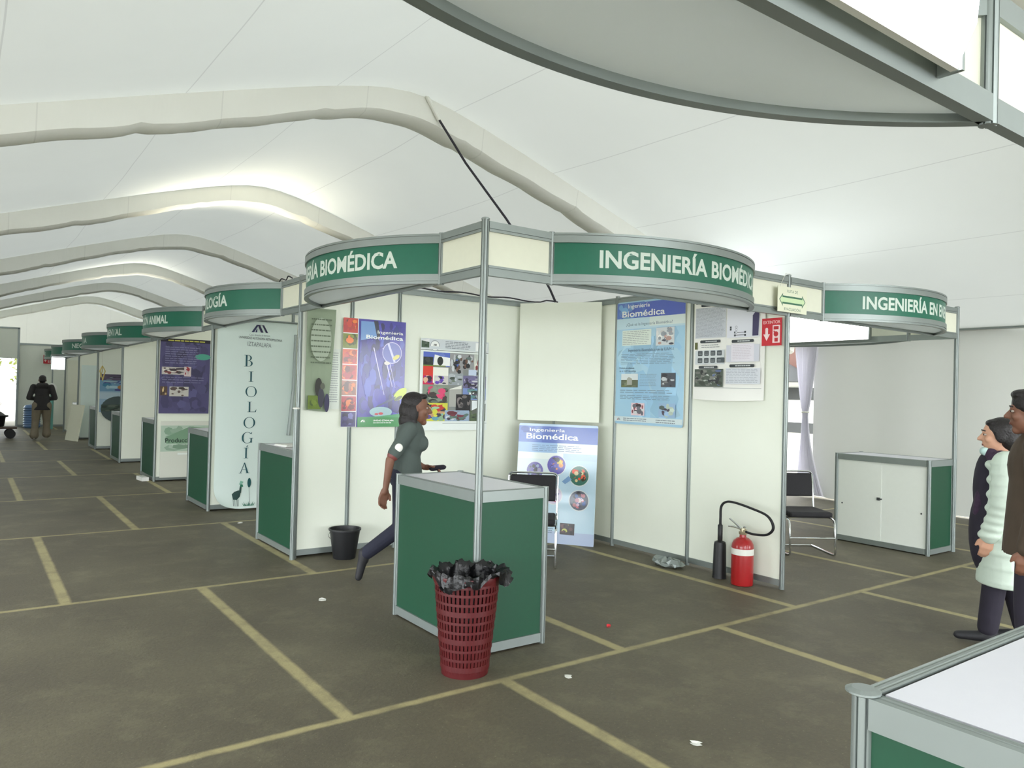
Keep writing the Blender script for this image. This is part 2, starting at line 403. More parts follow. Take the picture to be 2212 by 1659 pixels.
# right side wall of the tent, open from y=3.3 to 5.2 (door)
def side_wall():
    b = MB(); X = 8.6; vs = []; fs = []
    def sheet(y0, y1, z0, z1, n):
        o = len(b.v); vv = []
        for i in range(n+1):
            y = y0+(y1-y0)*i/n
            for j in range(7):
                z = z0+(z1-z0)*j/6; vv.append((X+0.03*math.sin(y*1.9+z)*(1-j/7)+0.012*math.sin(y*6.1), y, z if j else z0+0.015*math.sin(y*4)))
        b.add(vv, [(i*7+j, (i+1)*7+j, (i+1)*7+j+1, i*7+j+1) for i in range(n) for j in range(6)])
    sheet(YB, 3.3, 0.03, 2.62, 90); sheet(3.3, 5.3, 2.42, 2.62, 16); sheet(5.3, YE, 0.03, 2.62, 120)
    struct(b.build('wall_right', 'side_cloth', smooth=True))
    b = MB()
    b.box(8.5, 8.58, YB, YE, 2.56, 2.64); struct(b.build('trim_20', 'alu'))
side_wall()
def left_wall():
    b = MB(); ys = [6+i*0.4 for i in range(64)]
    vv = []
    for y in ys:
        for z in (0.03, 1.3, 2.6): vv.append((-6.4+0.02*math.sin(y*3), y, z))
    b.add(vv, [(i*3+j, (i+1)*3+j, (i+1)*3+j+1, i*3+j+1) for i in range(63) for j in range(2)])
    struct(b.build('wall_left', 'side_cloth', smooth=True))
left_wall()
def gable():
    b = MB(); vv = []
    for x in XS: vv += [(x, YE, 2.3 if False else 0.02), (x, YE, roofz(x))]
    b.add(vv, [(2*i, 2*i+2, 2*i+3, 2*i+1) for i in range(len(XS)-1)])
    struct(b.build('wall_back', 'sleeve'))
# far end partition wall with the open doorway
def far_wall():
    y = 26.2; b = MB()
    b.box(-1.08, 8.5, y, y+0.05, 0.04, 2.76)
    b.box(-6.3, -1.08, y-0.1, y-0.05, 2.26, 3.27)
    b.box(-6.3, -3.3, y-0.1, y-0.05, 0.04, 2.26)
    struct(b.build('wall_far', 'panel'))
    b = MB()
    for x in (-1.08, -0.08, 0.92, 1.92): b.box(x-0.02, x+0.02, y-0.01, y+0.06, 0, 2.78)
    b.box(-1.08, 8.5, y-0.012, y+0.06, 2.73, 2.79); b.box(-6.3, -1.06, y-0.115, y-0.04, 3.24, 3.29); b.box(-1.08, 8.5, y-0.012, y+0.06, 0.0, 0.07)
    b.box(-1.10, -1.04, y-0.115, y, 0, 3.29)
    struct(b.build('trim_21', 'alu'))
far_wall()
# gable above the far wall
b = MB(); vv = []
for x in XS: vv += [(x, YE, 0.0 if x > -0.9 or x < -4 else 3.0), (x, YE, roofz(x)+0.05)]
b.add(vv, [(2*i, 2*i+2, 2*i+3, 2*i+1) for i in range(len(XS)-1)]); struct(b.build('wall_end', 'sleeve'))
b = MB(); b.add([(-8, 26.6, 0.004), (1.5, 26.6, 0.004), (1.5, 50, 0.004), (-8, 50, 0.004)], [(0, 1, 2, 3)])
b.add([(8.7, 0.5, 0.004), (20, 0.5, 0.004), (20, 16, 0.004), (8.7, 16, 0.004)], [(0, 1, 2, 3)]); struct(b.build('trim_22', 'paving'))

# ------------------------------------------------------------------ BOOTH SYSTEM
HT, HB, HC = 2.57, 2.24, 0.97
def post_mesh(h, z0=0.0, r=0.021):
    # eight-slotted aluminium upright
    P = []
    for i in range(8):
        a = 2*PI*i/8
        for da, rr in ((-0.30, r), (-0.10, r), (-0.09, r*0.72), (0.09, r*0.72), (0.10, r), (0.30, r)): P.append((rr*math.cos(a+da), rr*math.sin(a+da)))
    n = len(P); vs = [(x, y, z0) for x, y in P]+[(x, y, h) for x, y in P]
    return vs, [(i, (i+1) % n, n+(i+1) % n, n+i) for i in range(n)]+[tuple(range(n-1, -1, -1)), tuple(range(n, 2*n))]
def add_post(parent, x, y, h=HT, z0=0.0, cap=True, name='post'):
    b = MB(); vs, fs = post_mesh(h, z0); b.add([(v[0]+x, v[1]+y, v[2]) for v in vs], fs)
    if cap: b.lathe([(0.023, h-0.002), (0.024, h+0.006), (0.018, h+0.010)], (x, y, 0), 16)
    return b.build(name, 'alu', parent)
# profile of a beam extrusion, outer face at +d, with a dark slot line: list of (outward, z)
def rail_prof(z0, z1, up=True, d=0.016):
    g = z1-0.016 if up else z0+0.016
    return [(-d, z0), (d, z0), (d, g-0.0025), (d-0.007, g-0.0025), (d-0.007, g+0.0025), (d, g+0.0025), (d, z1), (-d, z1)]
def straight(x0, y0, x1, y1, n=1):
    t = Vector((x1-x0, y1-y0)).normalized(); nn = (t.y, -t.x)
    return [(x0+(x1-x0)*i/n, y0+(y1-y0)*i/n) for i in range(n+1)], [nn]*(n+1)

def fascia(loc, rz, L, sign, label, group=None, text_w=1.62, near_end=False):
    """local x runs along the booth front (0..L), outward is -y. flat half panel, bowed sign, flat half panel."""
    t = thing('fascia_sign', loc, rz, label, 'sign', group or 'bowed booth fascias')
    f = 0.5; x0, x1 = f, L-f; c = (x1-x0)/2; s = 0.42*(c/1.0); R = (c*c+s*s)/(2*s); th = math.asin(c/R); cy = (R-s); xc = L/2
    N = 40; path = []; nor = []
    for i in range(N+1):
        a = -th+2*th*i/N; path.append((xc+R*math.sin(a), cy-R*math.cos(a))); nor.append((math.sin(a), -math.cos(a)))
    # flat panels
    for (a, e) in ((0.02, f), (x1, L-0.02)):
        b = MB(); b.box(a, e, -0.003, 0.003, HB+0.05, HT-0.05); b.build('flat_panel', 'cream', t)
        for (z0, z1, up) in ((HB, HB+0.062, False), (HT-0.068, HT-0.008, True)):
            b = MB(); p, n = straight(a, 0, e, 0); b.sweep(rail_prof(z0, z1, not up), p, n); b.build('rail', 'alu', t)
    for x in (f, x1): add_post(t, x, 0, HT-0.002, HB-0.005, cap=False, name='upright')
    # bowed panel, rails
    b = MB(); b.sweep([(-0.003, HB+0.04), (0.003, HB+0.04), (0.003, HT-0.04), (-0.003, HT-0.04)], path, nor); b.build('sign_panel', 'cream', t, smooth=True)
    b = MB(); b.sweep([(0.003, HB+0.05), (0.004, HB+0.05), (0.004, HT-0.05), (0.003, HT-0.05)], path, nor); b.build('green_vinyl', 'green', t, smooth=True)
    for (z0, z1, up) in ((HB, HB+0.062, False), (HT-0.070, HT-0.008, True)):
        b = MB(); b.sweep(rail_prof(z0, z1, up), path, nor); b.build('curved_rail', 'alu', t, smooth=True)
    b = MB(); p, n = straight(x0, 0, x1, 0); b.sweep(rail_prof(HB, HB+0.066, False), p, n); b.build('chord_rail', 'alu', t)
    # soffit board between bow and chord
    b = MB(); k = len(path); b.add([(q[0], q[1], HB+0.022) for q in path], [tuple(range(k))]); b.build('soffit', 'soffit', t)
    if sign:
        body, al, hgt = sign
        vs, fs = text_geo(body, 0.028)
        a0 = min(v[0] for v in vs); a1 = max(v[0] for v in vs); AL = 2*th*R
        w = text_w if text_w else (a1-a0)*hgt/0.72
        sx = w/(a1-a0); sz = hgt/0.72; z0 = (HB+HT)/2-hgt/2
        start = {'C': (AL-w)/2, 'R': AL-0.3-w, 'L': 0.35, 'M': AL/2+0.15}[al]
        out = []
        for v in vs:
            sarc = start+(v[0]-a0)*sx; a = -th+sarc/R; rr = R+0.0045
            out.append((xc+rr*math.sin(a), cy-rr*math.cos(a), z0+v[1]*sz))
        b = MB(); b.add(out, fs); b.build('lettering', 'letter', t)
    return t

def partition(name, loc, rz, xs, label, group=None, h=HT, last_post=True, first_post=True):
    t = thing('partition_wall', loc, rz, label, 'partition', group or 'white booth partitions')
    for a, e in zip(xs[:-1], xs[1:]):
        b = MB(); b.box(a+0.012, e-0.012, -0.002, 0.002, 0.05, h-0.05); b.build('panel', 'panel', t)
        b = MB(); p, n = straight(a+0.018, 0, e-0.018, 0); b.sweep([(-0.012, 0.025), (0.012, 0.025), (0.012, 0.075), (-0.012, 0.075)], p, n); b.build('rail', 'alu', t)
        b = MB(); b.sweep(rail_prof(h-0.068, h-0.008, True, 0.014), p, n); b.build('rail', 'alu', t)
    for i, x in enumerate(xs):
        if (i == 0 and not first_post) or (i == len(xs)-1 and not last_post): continue
        add_post(t, x, 0, h)
    return t

def counter(loc, rz, label, group=None, doors=True, caps=False, top='white_top', Lc=1.0, D=0.5, open_post=()):
    """local x along the front (0..Lc), front faces -y, depth to +y, sliding doors on the back"""
    t = thing('counter', loc, rz, label, 'counter', group or 'green exhibition counters')
    h = HC; r = 0.02
    b = MB(); b.box(0.03, Lc-0.03, 0.03, D-0.03, h-0.012, h-0.003); b.build('top', top, t)
    for (x, y, nm) in ((0, 0, 0), (Lc, 0, 1), (0, D, 2), (Lc, D, 3)):
        if nm in open_post: continue
        bb = MB(); vs, fs = post_mesh(h, 0.0); bb.add([(v[0]+x, v[1]+y, v[2]) for v in vs], fs)
        if caps: bb.lathe([(0.026, h-0.004), (0.034, h), (0.034, h+0.004), (0.022, h+0.009)], (x, y, 0), 20)
        else: bb.lathe([(0.022, h-0.002), (0.022, h+0.003)], (x, y, 0), 16)
        bb.build('leg_post', 'alu', t)
    ed = [((0.02, 0), (Lc-0.02, 0), (0, -1)), ((0.02, D), (Lc-0.02, D), (0, 1)), ((0, 0.02), (0, D-0.02), (-1, 0)), ((Lc, 0.02), (Lc, D-0.02), (1, 0))]
    for (p, q, n) in ed:
        b = MB()
        b.sweep([(-0.02, h-0.066), (0.016, h-0.066), (0.016, h-0.004), (0.008, h-0.001), (0.004, h-0.006), (0.0, h-0.001), (-0.008, h-0.001), (-0.012, h-0.006), (-0.016, h-0.001), (-0.02, h-0.003)], [p, q], [n, n])
        b.build('top_rail', 'alu', t)
        b = MB(); b.sweep([(-0.012, 0.012), (0.014, 0.012), (0.014, 0.066), (-0.012, 0.066)], [p, q], [n, n]); b.build('bottom_rail', 'alu', t)
    b = MB(); b.box(0.015, Lc-0.015, -0.003, 0.003, 0.05, h-0.05); b.build('front_panel', 'green_board', t)
    for x in (0, Lc): b = MB(); b.box(x-0.003, x+0.003, 0.015, D-0.015, 0.05, h-0.05); b.build('side_panel', 'green_board', t)
    b = MB(); b.box(0.02, Lc-0.02, 0.01, D-0.01, 0.05, 0.06); b.build('floor_board', 'door_white', t)
    if doors:
        b = MB(); b.box(0.02, Lc/2+0.01, D-0.012, D-0.006, 0.066, h-0.066); d1 = b.build('sliding_door', 'door_white', t)
        b = MB(); b.box(Lc/2-0.01, Lc-0.02, D-0.004, D+0.002, 0.066, h-0.066); d2 = b.build('sliding_door', 'door_white', t)
        b = MB(); b.box(Lc/2+0.0, Lc/2+0.03, D+0.002, D+0.02, 0.50, 0.53); b.box(Lc/2-0.02, Lc/2+0.0, D+0.002, D+0.014, 0.508, 0.522); b.build('lock', 'alu_dark', d2)
        for dd, x in ((d1, 0.07), (d2, Lc-0.07)):
            b = MB(); b.ell((x, D+0.001, 0.42), (0.009, 0.004, 0.009)); b.build('finger_pull', 'alu_dark', dd)
    else:
        b = MB(); b.box(0.02, Lc-0.02, D-0.003, D+0.003, 0.05, h-0.05); b.build('back_panel', 'door_white', t)
    return t

# corner post of the biomedical booth
def booth_post(x, y, label, h=HT):
    t = thing('booth_post', (x, y, 0), 0, label, 'post'); b = MB(); vs, fs = post_mesh(h, 0.0, 0.023); b.add(vs, fs); b.build('upright', 'alu', t)
    b = MB(); b.lathe([(0.025, h-0.002), (0.026, h+0.006), (0.02, h+0.011)], (0, 0, 0), 16); b.build('cap', 'alu', t)
booth_post(0, 0, 'tall aluminium post at the outer corner of the biomedical engineering booth')
booth_post(6, 0, 'thin aluminium post at the far right corner beside the white-doored counter')

YS = [0, 3, 6, 9.3, 12.6, 16.0, 19.6, 23.0, 26.1]
# right-hand row: signs face -y
fascia((0, 0, 0), 0, 3.0, ('INGENIERÍA BIOMÉDICA', 'C', 0.108), 'green bowed sign reading INGENIERÍA BIOMÉDICA in full, right of the corner post')
fascia((3, 0, 0), 0, 3.0, ('INGENIERÍA EN ENERGÍA', 'C', 0.108), 'green bowed sign starting INGENIERÍA EN at the right, above the white-doored counter', text_w=1.55)
# left-hand row: signs face -x ; local x -> -y, so origin at the far end of each booth
SG = [(('INGENIERÍA BIOMÉDICA', 'C', 0.108), 'green bowed sign ending in BIOMÉDICA left of the corner post', 1.62),
      (('BIOLOGÍA', 'C', 0.108), 'bright green bowed sign ending in GÍA above the BIOLOGÍA banner', 0.85),
      (('PRODUCCIÓN ANIMAL', 'C', 0.108), 'green bowed sign ending in ANIMAL above the purple poster', 1.42),
      (('EXPERIMENTAL', 'C', 0.108), 'green bowed sign ending in MENTAL, third beyond the BIOLOGÍA booth corner', 1.25),
      (('IA', 'M', 0.108), 'green bowed sign ending in A, left of the one ending in MENTAL', 0.20),
      (('NEO', 'R', 0.108), 'small green bowed sign reading NEO far down the left row', 0.45),
      (None, 'small plain green bowed sign far down the left row beside the teal end sign', 0),
      (('CAS', 'C', 0.108), 'smallest green bowed sign at the far end of the left row', 0.4)]
for k, (sg, lb, tw) in enumerate(SG):
    fascia((0, YS[k+1], 0), -PI/2, YS[k+1]-YS[k], sg, lb, text_w=tw)
# open right-hand end of the second booth: signs face +x
fascia((6, 0, 0), PI/2, 3.0, None, 'fascia across the far right end of the second booth, seen from inside')
# our own booth overhead: front line y=-2.88 facing +y, local x -> -x
fascia((0.05, -2.88, 0), PI, 3.0, None, 'large grey bowed fascia hanging overhead at the top right, seen from behind')
fascia((3.05, -2.88, 0), PI, 3.0, None, 'grey fascia to the right of the overhead one, cut by the frame edge')
booth_post(0.05, -2.88, 'post of the overhead fascia behind the near counter')

partition('w', (0, 3, 0), 0, [0, 0.5, 1.0, 2.0, 3.0], 'white partition wall with three posters behind the walking woman')
partition('w', (3, 3, 0), -PI/2, [0, 1, 2, 3.0], 'white partition wall with blue poster and fire extinguisher between the two right booths', first_post=False)
PL = ['partition wall behind the BIOLOGÍA banner', 'partition wall with purple poster in the animal production booth', 'plain white partition wall under the MENTAL sign',
      'partition wall with the car photo poster far down the left row', 'partition wall with pale hanging banner far down the left row', 'small partition wall with vertical letters at the end of the left row']
for k in range(2, 8):
    partition('w', (0, YS[k], 0), 0, [0, 1, 2, 3.0], PL[k-2])
counter((0, 1.0, 0), -PI/2, 'large green counter with white top at the corner, behind the red basket', open_post=(1,))
CL = ['green counter left of the low white partition, with books on top', 'dark green counter left of the BIOLOGÍA banner foot', 'green counter left of the white panel printed PRODUCCIÓN ANIMAL',
      'green counter with bright top beside the car photo poster', 'narrow green counter beside the pale hanging banner', 'last small dark counter far down the left row']
for k in range(1, 7):
    counter((0, YS[k]+1.05, 0), -PI/2, CL[k-1], open_post=(1,))
# second booth's counter: green front faces +x, white sliding doors face -x (the camera)
counter((6.0, 0.02, 0), PI/2, 'counter with two white sliding doors and green end, far right booth', open_post=())
# near counter of our own booth
counter((0.03, -2.88, 0), PI, 'near counter corner with white top and silver edge, bottom right', caps=True, doors=False)

# low post in front of the olive poster at the partition's end
t = thing('low_post', (-0.035, 2.95, 0), 0, 'low capped post at the left end of the partition, under the olive poster', 'post')
b = MB(); vs, fs = post_mesh(1.36, 0.0, 0.023); b.add(vs, fs); b.build('upright', 'alu', t)
b = MB(); b.lathe([(0.028, 1.355), (0.032, 1.36), (0.032, 1.366), (0.02, 1.372)], (0, 0, 0), 20); b.build('cap', 'label_white', t)

# ------------------------------------------------------------------ fluorescent fixtures hung behind the bows
def fixture(loc, rz, label, L=1.25):
    t = thing('fluorescent_light', loc, rz, label, 'light')
    b = MB(); b.box(-L/2, L/2, 0.006, 0.022, 0.0, 0.34); b.build('housing', 'label_white', t)
    # chamfered prismatic diffuser on the +y side
    P = [(0.022, 0.005), (0.08, 0.06), (0.09, 0.17), (0.08, 0.28), (0.022, 0.335)]
    b = MB(); n = len(P); vs = [(-L/2+0.01 + (0.05 if 0 < i < n-1 else 0), p[0], p[1]) for i, p in enumerate(P)]+[(L/2-0.01-(0.05 if 0 < i < n-1 else 0), p[0], p[1]) for i, p in enumerate(P)]
    b.add(vs, [(i, i+1, n+i+1, n+i) for i in range(n-1)]+[tuple(range(n)), tuple(range(2*n-1, n-1, -1))]); b.build('diffuser', 'lamp', t)
    for x in (-L/2-0.006, L/2-0.006): b = MB(); b.box(x, x+0.012, -0.022, 0.03, -0.002, 0.342); b.build('end_cap', 'alu', t)
    return t
fixture((-1.42, -2.920, HB+0.03), PI, 'glaring white lamp behind the overhead fascia, top right', 1.35)
fixture((5.960, 1.62, HB+0.03), PI/2, 'glaring white lamp under the INGENIERÍA EN sign', 1.4)
fixture((-0.34, 21.3, 1.88), PI, 'tiny bright lamp under the last green signs', 0.34)
# flood lamps standing on the partitions, pointing up at the roof
def flood(loc, label, power, col, tgt, size=1.1):
    t = thing('floodlight', loc, 0, label, 'light', 'floodlights aimed at the roof')
    b = MB(); b.box(-0.08, 0.08, -0.05, 0.05, 0.05, 0.10); b.box(-0.012, 0.012, -0.03, 0.03, 0, 0.06); b.build('housing', 'black_plastic', t)
    b = MB(); b.box(-0.07, 0.07, -0.04, 0.04, 0.10, 0.104); b.build('lens', 'label_white', t)
    ld = bpy.data.lights.new('flood_lamp', 'SPOT'); ld.energy = power; ld.color = col; ld.spot_size = size; ld.spot_blend = 1.0; ld.shadow_soft_size = 0.06
    lo = bpy.data.objects.new('flood_lamp', ld); COL.objects.link(lo); lo.location = Vector(loc)+Vector((0, 0, 0.12))
    lo.rotation_euler = (Vector(tgt)-lo.location).to_track_quat('-Z', 'Y').to_euler()
flood((1.0, 9.3, HT), 'black floodlight on the partition above the purple poster, aimed at the roof', 300, (1.0, 0.93, 0.74), (0.95, 8.5, 4.8), 1.9)
flood((1.0, 19.6, HT), 'black floodlight on the partition of the sixth booth, aimed at the roof', 240, (1.0, 0.97, 0.84), (0.9, 18.8, 4.8), 1.9)
flood((6.0, 3.0, HT), 'black floodlight on the far corner of the second booth, aimed at the roof', 26, (0.86, 0.94, 1.0), (5.9, 1.6, 3.7), 2.3)

# ------------------------------------------------------------------ POSTERS
WHT = rgb(238, 240, 236); BLK = rgb(40, 42, 46); GRY = rgb(120, 128, 132)
def board(name, loc, rz, w, h, label, cat='poster', tilt=0.0, mat_='label_white', thick=0.006, round_=0.0, yaw=None):
    t = thing(name, loc, rz, label, cat); t.rotation_euler = (tilt, 0, rz)
    b = MB()
    if round_:
        P = []
        for cx, cz, a0 in ((w-round_, h-round_, 0), (round_, h-round_, 90), (round_, round_, 180), (w-round_, round_, 270)):
            for i in range(5): a = rad(a0+22.5*i); P.append((cx+round_*math.cos(a), cz+round_*math.sin(a)))
        n = len(P); b.add([(p[0], 0, p[1]) for p in P]+[(p[0], thick, p[1]) for p in P], [tuple(range(n)), tuple(range(2*n-1, n-1, -1))]+[(i, (i+1) % n, n+(i+1) % n, n+i) for i in range(n)])
    else: b.box(0, w, 0, thick, 0, h)
    b.build('backing_board', mat_, t)
    return t

# 1 purple-blue "Ingeniería Biomédica"
w, h = 0.655, 1.03
t = board('printed_poster', (0.40, 2.965, 1.19), 0, w, h, 'purple and blue poster titled Ingeniería Biomédica behind the walking woman', round_=0.02)
P = Print(w, h); P.rrect(0, 0, 1, 1, 0.018, rgb(70, 62, 150))
fr = [rgb(190, 54, 34), rgb(120, 130, 30), rgb(206, 78, 26), rgb(190, 60, 20), rgb(150, 90, 60), rgb(170, 36, 40), rgb(58, 50, 110)]
P.rect(0, 0, 0.235, 1, WHT)
for i in range(7):
    z1 = 1-i*0.1435; z0 = z1-0.136; c = fr[i]
    P.photo(0.0, z0, 0.225, z1, [c, tuple(q*0.3 for q in c), rgb(230, 120, 40) if i < 6 else rgb(110, 110, 170), tuple(q*0.6 for q in c), rgb(180, 40, 40) if i not in (1, 6) else c], 16, 20+i, 0.3)
P.rect(0.25, 0.0, 1, 1, rgb(62, 56, 150))
P.photo(0.25, 0.08, 1, 0.99, [rgb(64, 58, 156), rgb(76, 74, 176), rgb(50, 44, 132), rgb(56, 60, 140), rgb(80, 92, 186), rgb(40, 34, 96)], 150, 5, 0.11)
P.np([(0.27, 0.98), (0.48, 0.98), (0.53, 0.84), (0.27, 0.80)], rgb(110, 150, 205)); P.np([(0.47, 0.99), (0.54, 0.99), (0.58, 0.84), (0.53, 0.83)], rgb(34, 36, 60))
for (a, z, e, zz, ww) in ((0.47, 0.74, 0.66, 0.30, 0.018), (0.62, 0.74, 0.79, 0.38, 0.02), (0.70, 0.70, 0.84, 0.37, 0.012)):
    P.np([(a, z), (a+ww, z), (e+ww*0.5, zz), (e, zz)], rgb(206, 200, 240))
P.disc(0.78, 0.70, 0.105, rgb(200, 196, 230)); P.disc(0.78, 0.70, 0.098, rgb(96, 104, 180)); P.np([(0.70, 0.78), (0.73, 0.79), (0.84, 0.62), (0.81, 0.61)], rgb(206, 206, 240))
P.disc(0.85, 0.66, 0.04, rgb(216, 206, 90), 0.02, rot=0.5); P.disc(0.70, 0.60, 0.03, rgb(214, 206, 196), 0.018)
P.disc(0.93, 0.31, 0.085, rgb(190, 206, 40), 0.045, rot=0.7); P.disc(0.90, 0.27, 0.05, rgb(84, 92, 40), 0.016, rot=0.5)
P.np([(0.50, 0.17), (0.56, 0.20), (0.86, 0.29), (0.84, 0.26)], rgb(62, 74, 110)); P.disc(0.62, 0.14, 0.12, rgb(150, 184, 190), 0.05)
P.disc(0.62, 0.125, 0.025, rgb(190, 40, 50), 0.012); P.disc(0.55, 0.12, 0.02, rgb(190, 50, 60), 0.01)
P.rect(0.25, 0.0, 1, 0.09, rgb(44, 136, 66)); P.np([(0.25, 0.09), (1, 0.09), (1, 0.13), (0.6, 0.10)], rgb(60, 150, 90))
P.text('Ingeniería', 0.955, 0.875, 0.030, WHT, align='R', width=0.42, bold=0.008); P.text('Biomédica', 0.955, 0.822, 0.036, WHT, align='R', width=0.60, bold=0.018)
uam_logo(P, 0.30, 0.045, 0.022, WHT, WHT); P.text('UNIDAD IZTAPALAPA', 0.50, 0.052, 0.016, WHT, bold=0.02); P.lines(0.50, 0.03, 0.8, 0.045, 1, WHT)
P.build('print', t, True)

# 2 photo collage
w, h = 0.82, 0.93
t = board('printed_poster', (1.23, 2.968, 1.15), 0, w, h, 'white poster with a collage of many colour photos, left of the corner post', thick=0.002, mat_='paper')
P = Print(w, h); P.rect(0, 0, 1, 1, rgb(230, 236, 230)); P.rect(0.0, 0.885, 1, 1.0, rgb(206, 212, 214)); P.rect(0.0, 0.872, 1, 0.878, rgb(70, 76, 80))
P.photo(0.01, 0.90, 0.12, 0.975, [rgb(70, 90, 70), rgb(50, 70, 50), rgb(90, 100, 90)], 10, 3); P.np([(0.0, 0.975), (0.12, 0.998), (0.12, 0.96)], rgb(226, 226, 226))
P.disc(0.20, 0.925, 0.055, rgb(150, 156, 160)); P.disc(0.20, 0.925, 0.048, WHT); P.rect(0.12, 0.885, 0.30, 0.918, rgb(206, 212, 214)); P.text('AM', 0.20, 0.925, 0.018, BLK, align='C', bold=0.04)
P.lines(0.35, 0.90, 0.72, 0.985, 5, rgb(130, 136, 142), seed=5)
P.rect(0.80, 0.895, 0.98, 0.985, WHT); P.disc(0.88, 0.955, 0.018, GRY); P.np([(0.86, 0.93), (0.90, 0.95), (0.92, 0.92), (0.88, 0.90)], GRY)
sky = rgb(90, 110, 190); ppl = [rgb(150, 150, 150), rgb(60, 56, 58), rgb(200, 204, 206), rgb(110, 84, 70), rgb(96, 110, 106), rgb(40, 42, 44)]
P.rect(0.04, 0.10, 0.97, 0.855, rgb(130, 134, 130))
P.photo(0.04, 0.70, 0.42, 0.855, [sky, rgb(110, 130, 200), sky], 5, 1); P.np([(0.18, 0.71), (0.20, 0.83), (0.30, 0.81), (0.42, 0.80), (0.42, 0.71)], WHT)
P.photo(0.04, 0.705, 0.18, 0.80, [rgb(40, 48, 44), rgb(60, 66, 60), rgb(30, 34, 34)], 8, 2, 0.3); P.disc(0.28, 0.76, 0.035, rgb(40, 46, 44), 0.045); P.rect(0.04, 0.70, 0.36, 0.712, rgb(110, 130, 50))
P.photo(0.42, 0.62, 0.62, 0.85, ppl+[rgb(84, 110, 180)], 22, 3); P.photo(0.60, 0.68, 0.78, 0.85, ppl+[rgb(220, 210, 214)], 20, 4); P.photo(0.78, 0.60, 0.97, 0.85, [rgb(190, 196, 186), rgb(80, 96, 80), rgb(130, 60, 60), rgb(60, 60, 60), rgb(216, 216, 206)], 22, 5)
P.rect(0.04, 0.58, 0.18, 0.70, rgb(214, 60, 44)); P.photo(0.04, 0.50, 0.19, 0.60, [rgb(200, 40, 80), rgb(120, 40, 140), rgb(226, 180, 150), rgb(60, 30, 50)], 12, 6, 0.3)
P.rect(0.18, 0.52, 0.40, 0.69, rgb(234, 234, 222)); P.photo(0.20, 0.50, 0.40, 0.60, [rgb(200, 196, 190), rgb(50, 50, 60), rgb(100, 70, 170)], 10, 7, 0.3)
P.photo(0.40, 0.50, 0.62, 0.63, [rgb(150, 156, 160), rgb(110, 122, 104), rgb(70, 80, 70), rgb(190, 196, 200)], 16, 8); P.rect(0.70, 0.615, 0.82, 0.68, rgb(196, 208, 226))
P.photo(0.62, 0.46, 0.97, 0.61, [rgb(110, 104, 140), rgb(70, 62, 90), rgb(176, 170, 190), rgb(50, 46, 56), rgb(196, 196, 200)], 30, 9)
P.photo(0.04, 0.28, 0.42, 0.50, [rgb(130, 140, 124), rgb(52, 60, 54), rgb(210, 70, 110), rgb(90, 100, 90), rgb(70, 60, 56)], 30, 10)
P.np([(0.42, 0.26), (0.42, 0.45), (0.60, 0.49), (0.60, 0.26)], rgb(168, 168, 160)); P.np([(0.42, 0.45), (0.44, 0.46), (0.60, 0.50), (0.60, 0.46)], rgb(224, 224, 214))
P.photo(0.62, 0.34, 0.97, 0.47, [rgb(120, 140, 190), rgb(214, 218, 216), rgb(60, 66, 60), rgb(100, 140, 140), rgb(90, 80, 100)], 26, 11)
P.photo(0.52, 0.21, 0.74, 0.40, [rgb(40, 38, 40), rgb(70, 66, 66), rgb(120, 112, 110), rgb(30, 28, 30)], 20, 12)
P.photo(0.04, 0.10, 0.40, 0.30, [rgb(206, 204, 70), rgb(110, 170, 190), rgb(96, 80, 150), rgb(190, 150, 110), rgb(60, 54, 66), rgb(150, 186, 150), rgb(190, 60, 50)], 34, 13)
P.photo(0.36, 0.10, 0.72, 0.22, [rgb(150, 170, 190), rgb(60, 54, 70), rgb(110, 50, 60), rgb(96, 120, 110), rgb(206, 210, 216)], 26, 14)
P.rect(0.76, 0.22, 0.97, 0.33, rgb(222, 228, 228)); P.photo(0.74, 0.10, 0.97, 0.22, [rgb(84, 100, 70), rgb(70, 84, 60), rgb(110, 120, 100), rgb(56, 66, 56)], 22, 15); P.np([(0.76, 0.22), (0.97, 0.30), (0.97, 0.20), (0.76, 0.18)], rgb(96, 100, 92))
P.rect(0.33, 0.075, 0.99, 0.079, rgb(150, 156, 150)); P.build('print', t)
# small text sheet left of poster 1
t = board('paper_sheet', (0.265, 2.985, 1.36), 0, 0.12, 0.56, 'narrow white sheet of small print left of the purple poster', 'paper', thick=0.001, mat_='paper')
P = Print(0.12, 0.56); P.rect(0, 0, 1, 1, rgb(226, 232, 222)); P.lines(0.1, 0.1, 0.9, 0.95, 22, rgb(176, 182, 178), seed=9); P.build('print', t)
# olive poster hanging at the end of the wall
t = thing('olive_poster', (0.045, 2.955, 1.33), 0, 'grey-olive poster hanging skewed at the left end of the partition above the low post', 'poster')
b = MB(); n = 10
vs = []
for i in range(n+1):
    z = 0.95*i/n
    for j in range(5):
        s_ = j/4; x = s_*(0.215+0.055*z/0.95); vs.append((x, -0.03*s_*s_*math.sin(PI*i/n*0.8), z+(0.02 if i == 0 else 0)*(1-s_)))
b.add(vs, [(i*5+j, i*5+j+1, (i+1)*5+j+1, (i+1)*5+j) for i in range(n) for j in range(4)]); b.add([(v[0], v[1]+0.002, v[2]) for v in vs], [(i*5+j, i*5+j+1, (i+1)*5+j+1, (i+1)*5+j) for i in range(n) for j in range(4)])
mat('olive_paper', rgb(132, 146, 122), 0.6, noise=0.12, nscale=6); b.build('backing_sheet', 'olive_paper', t)
P = Print(0.25, 0.95); P.disc(0.5, 0.70, 0.10, rgb(160, 172, 152), 0.20)
P.lines(0.12, 0.45, 0.92, 0.92, 9, rgb(92, 104, 84), 0.25, seed=4); P.photo(0.06, 0.03, 0.55, 0.16, [rgb(96, 116, 40), rgb(110, 130, 50), rgb(70, 90, 40)], 12, 4)
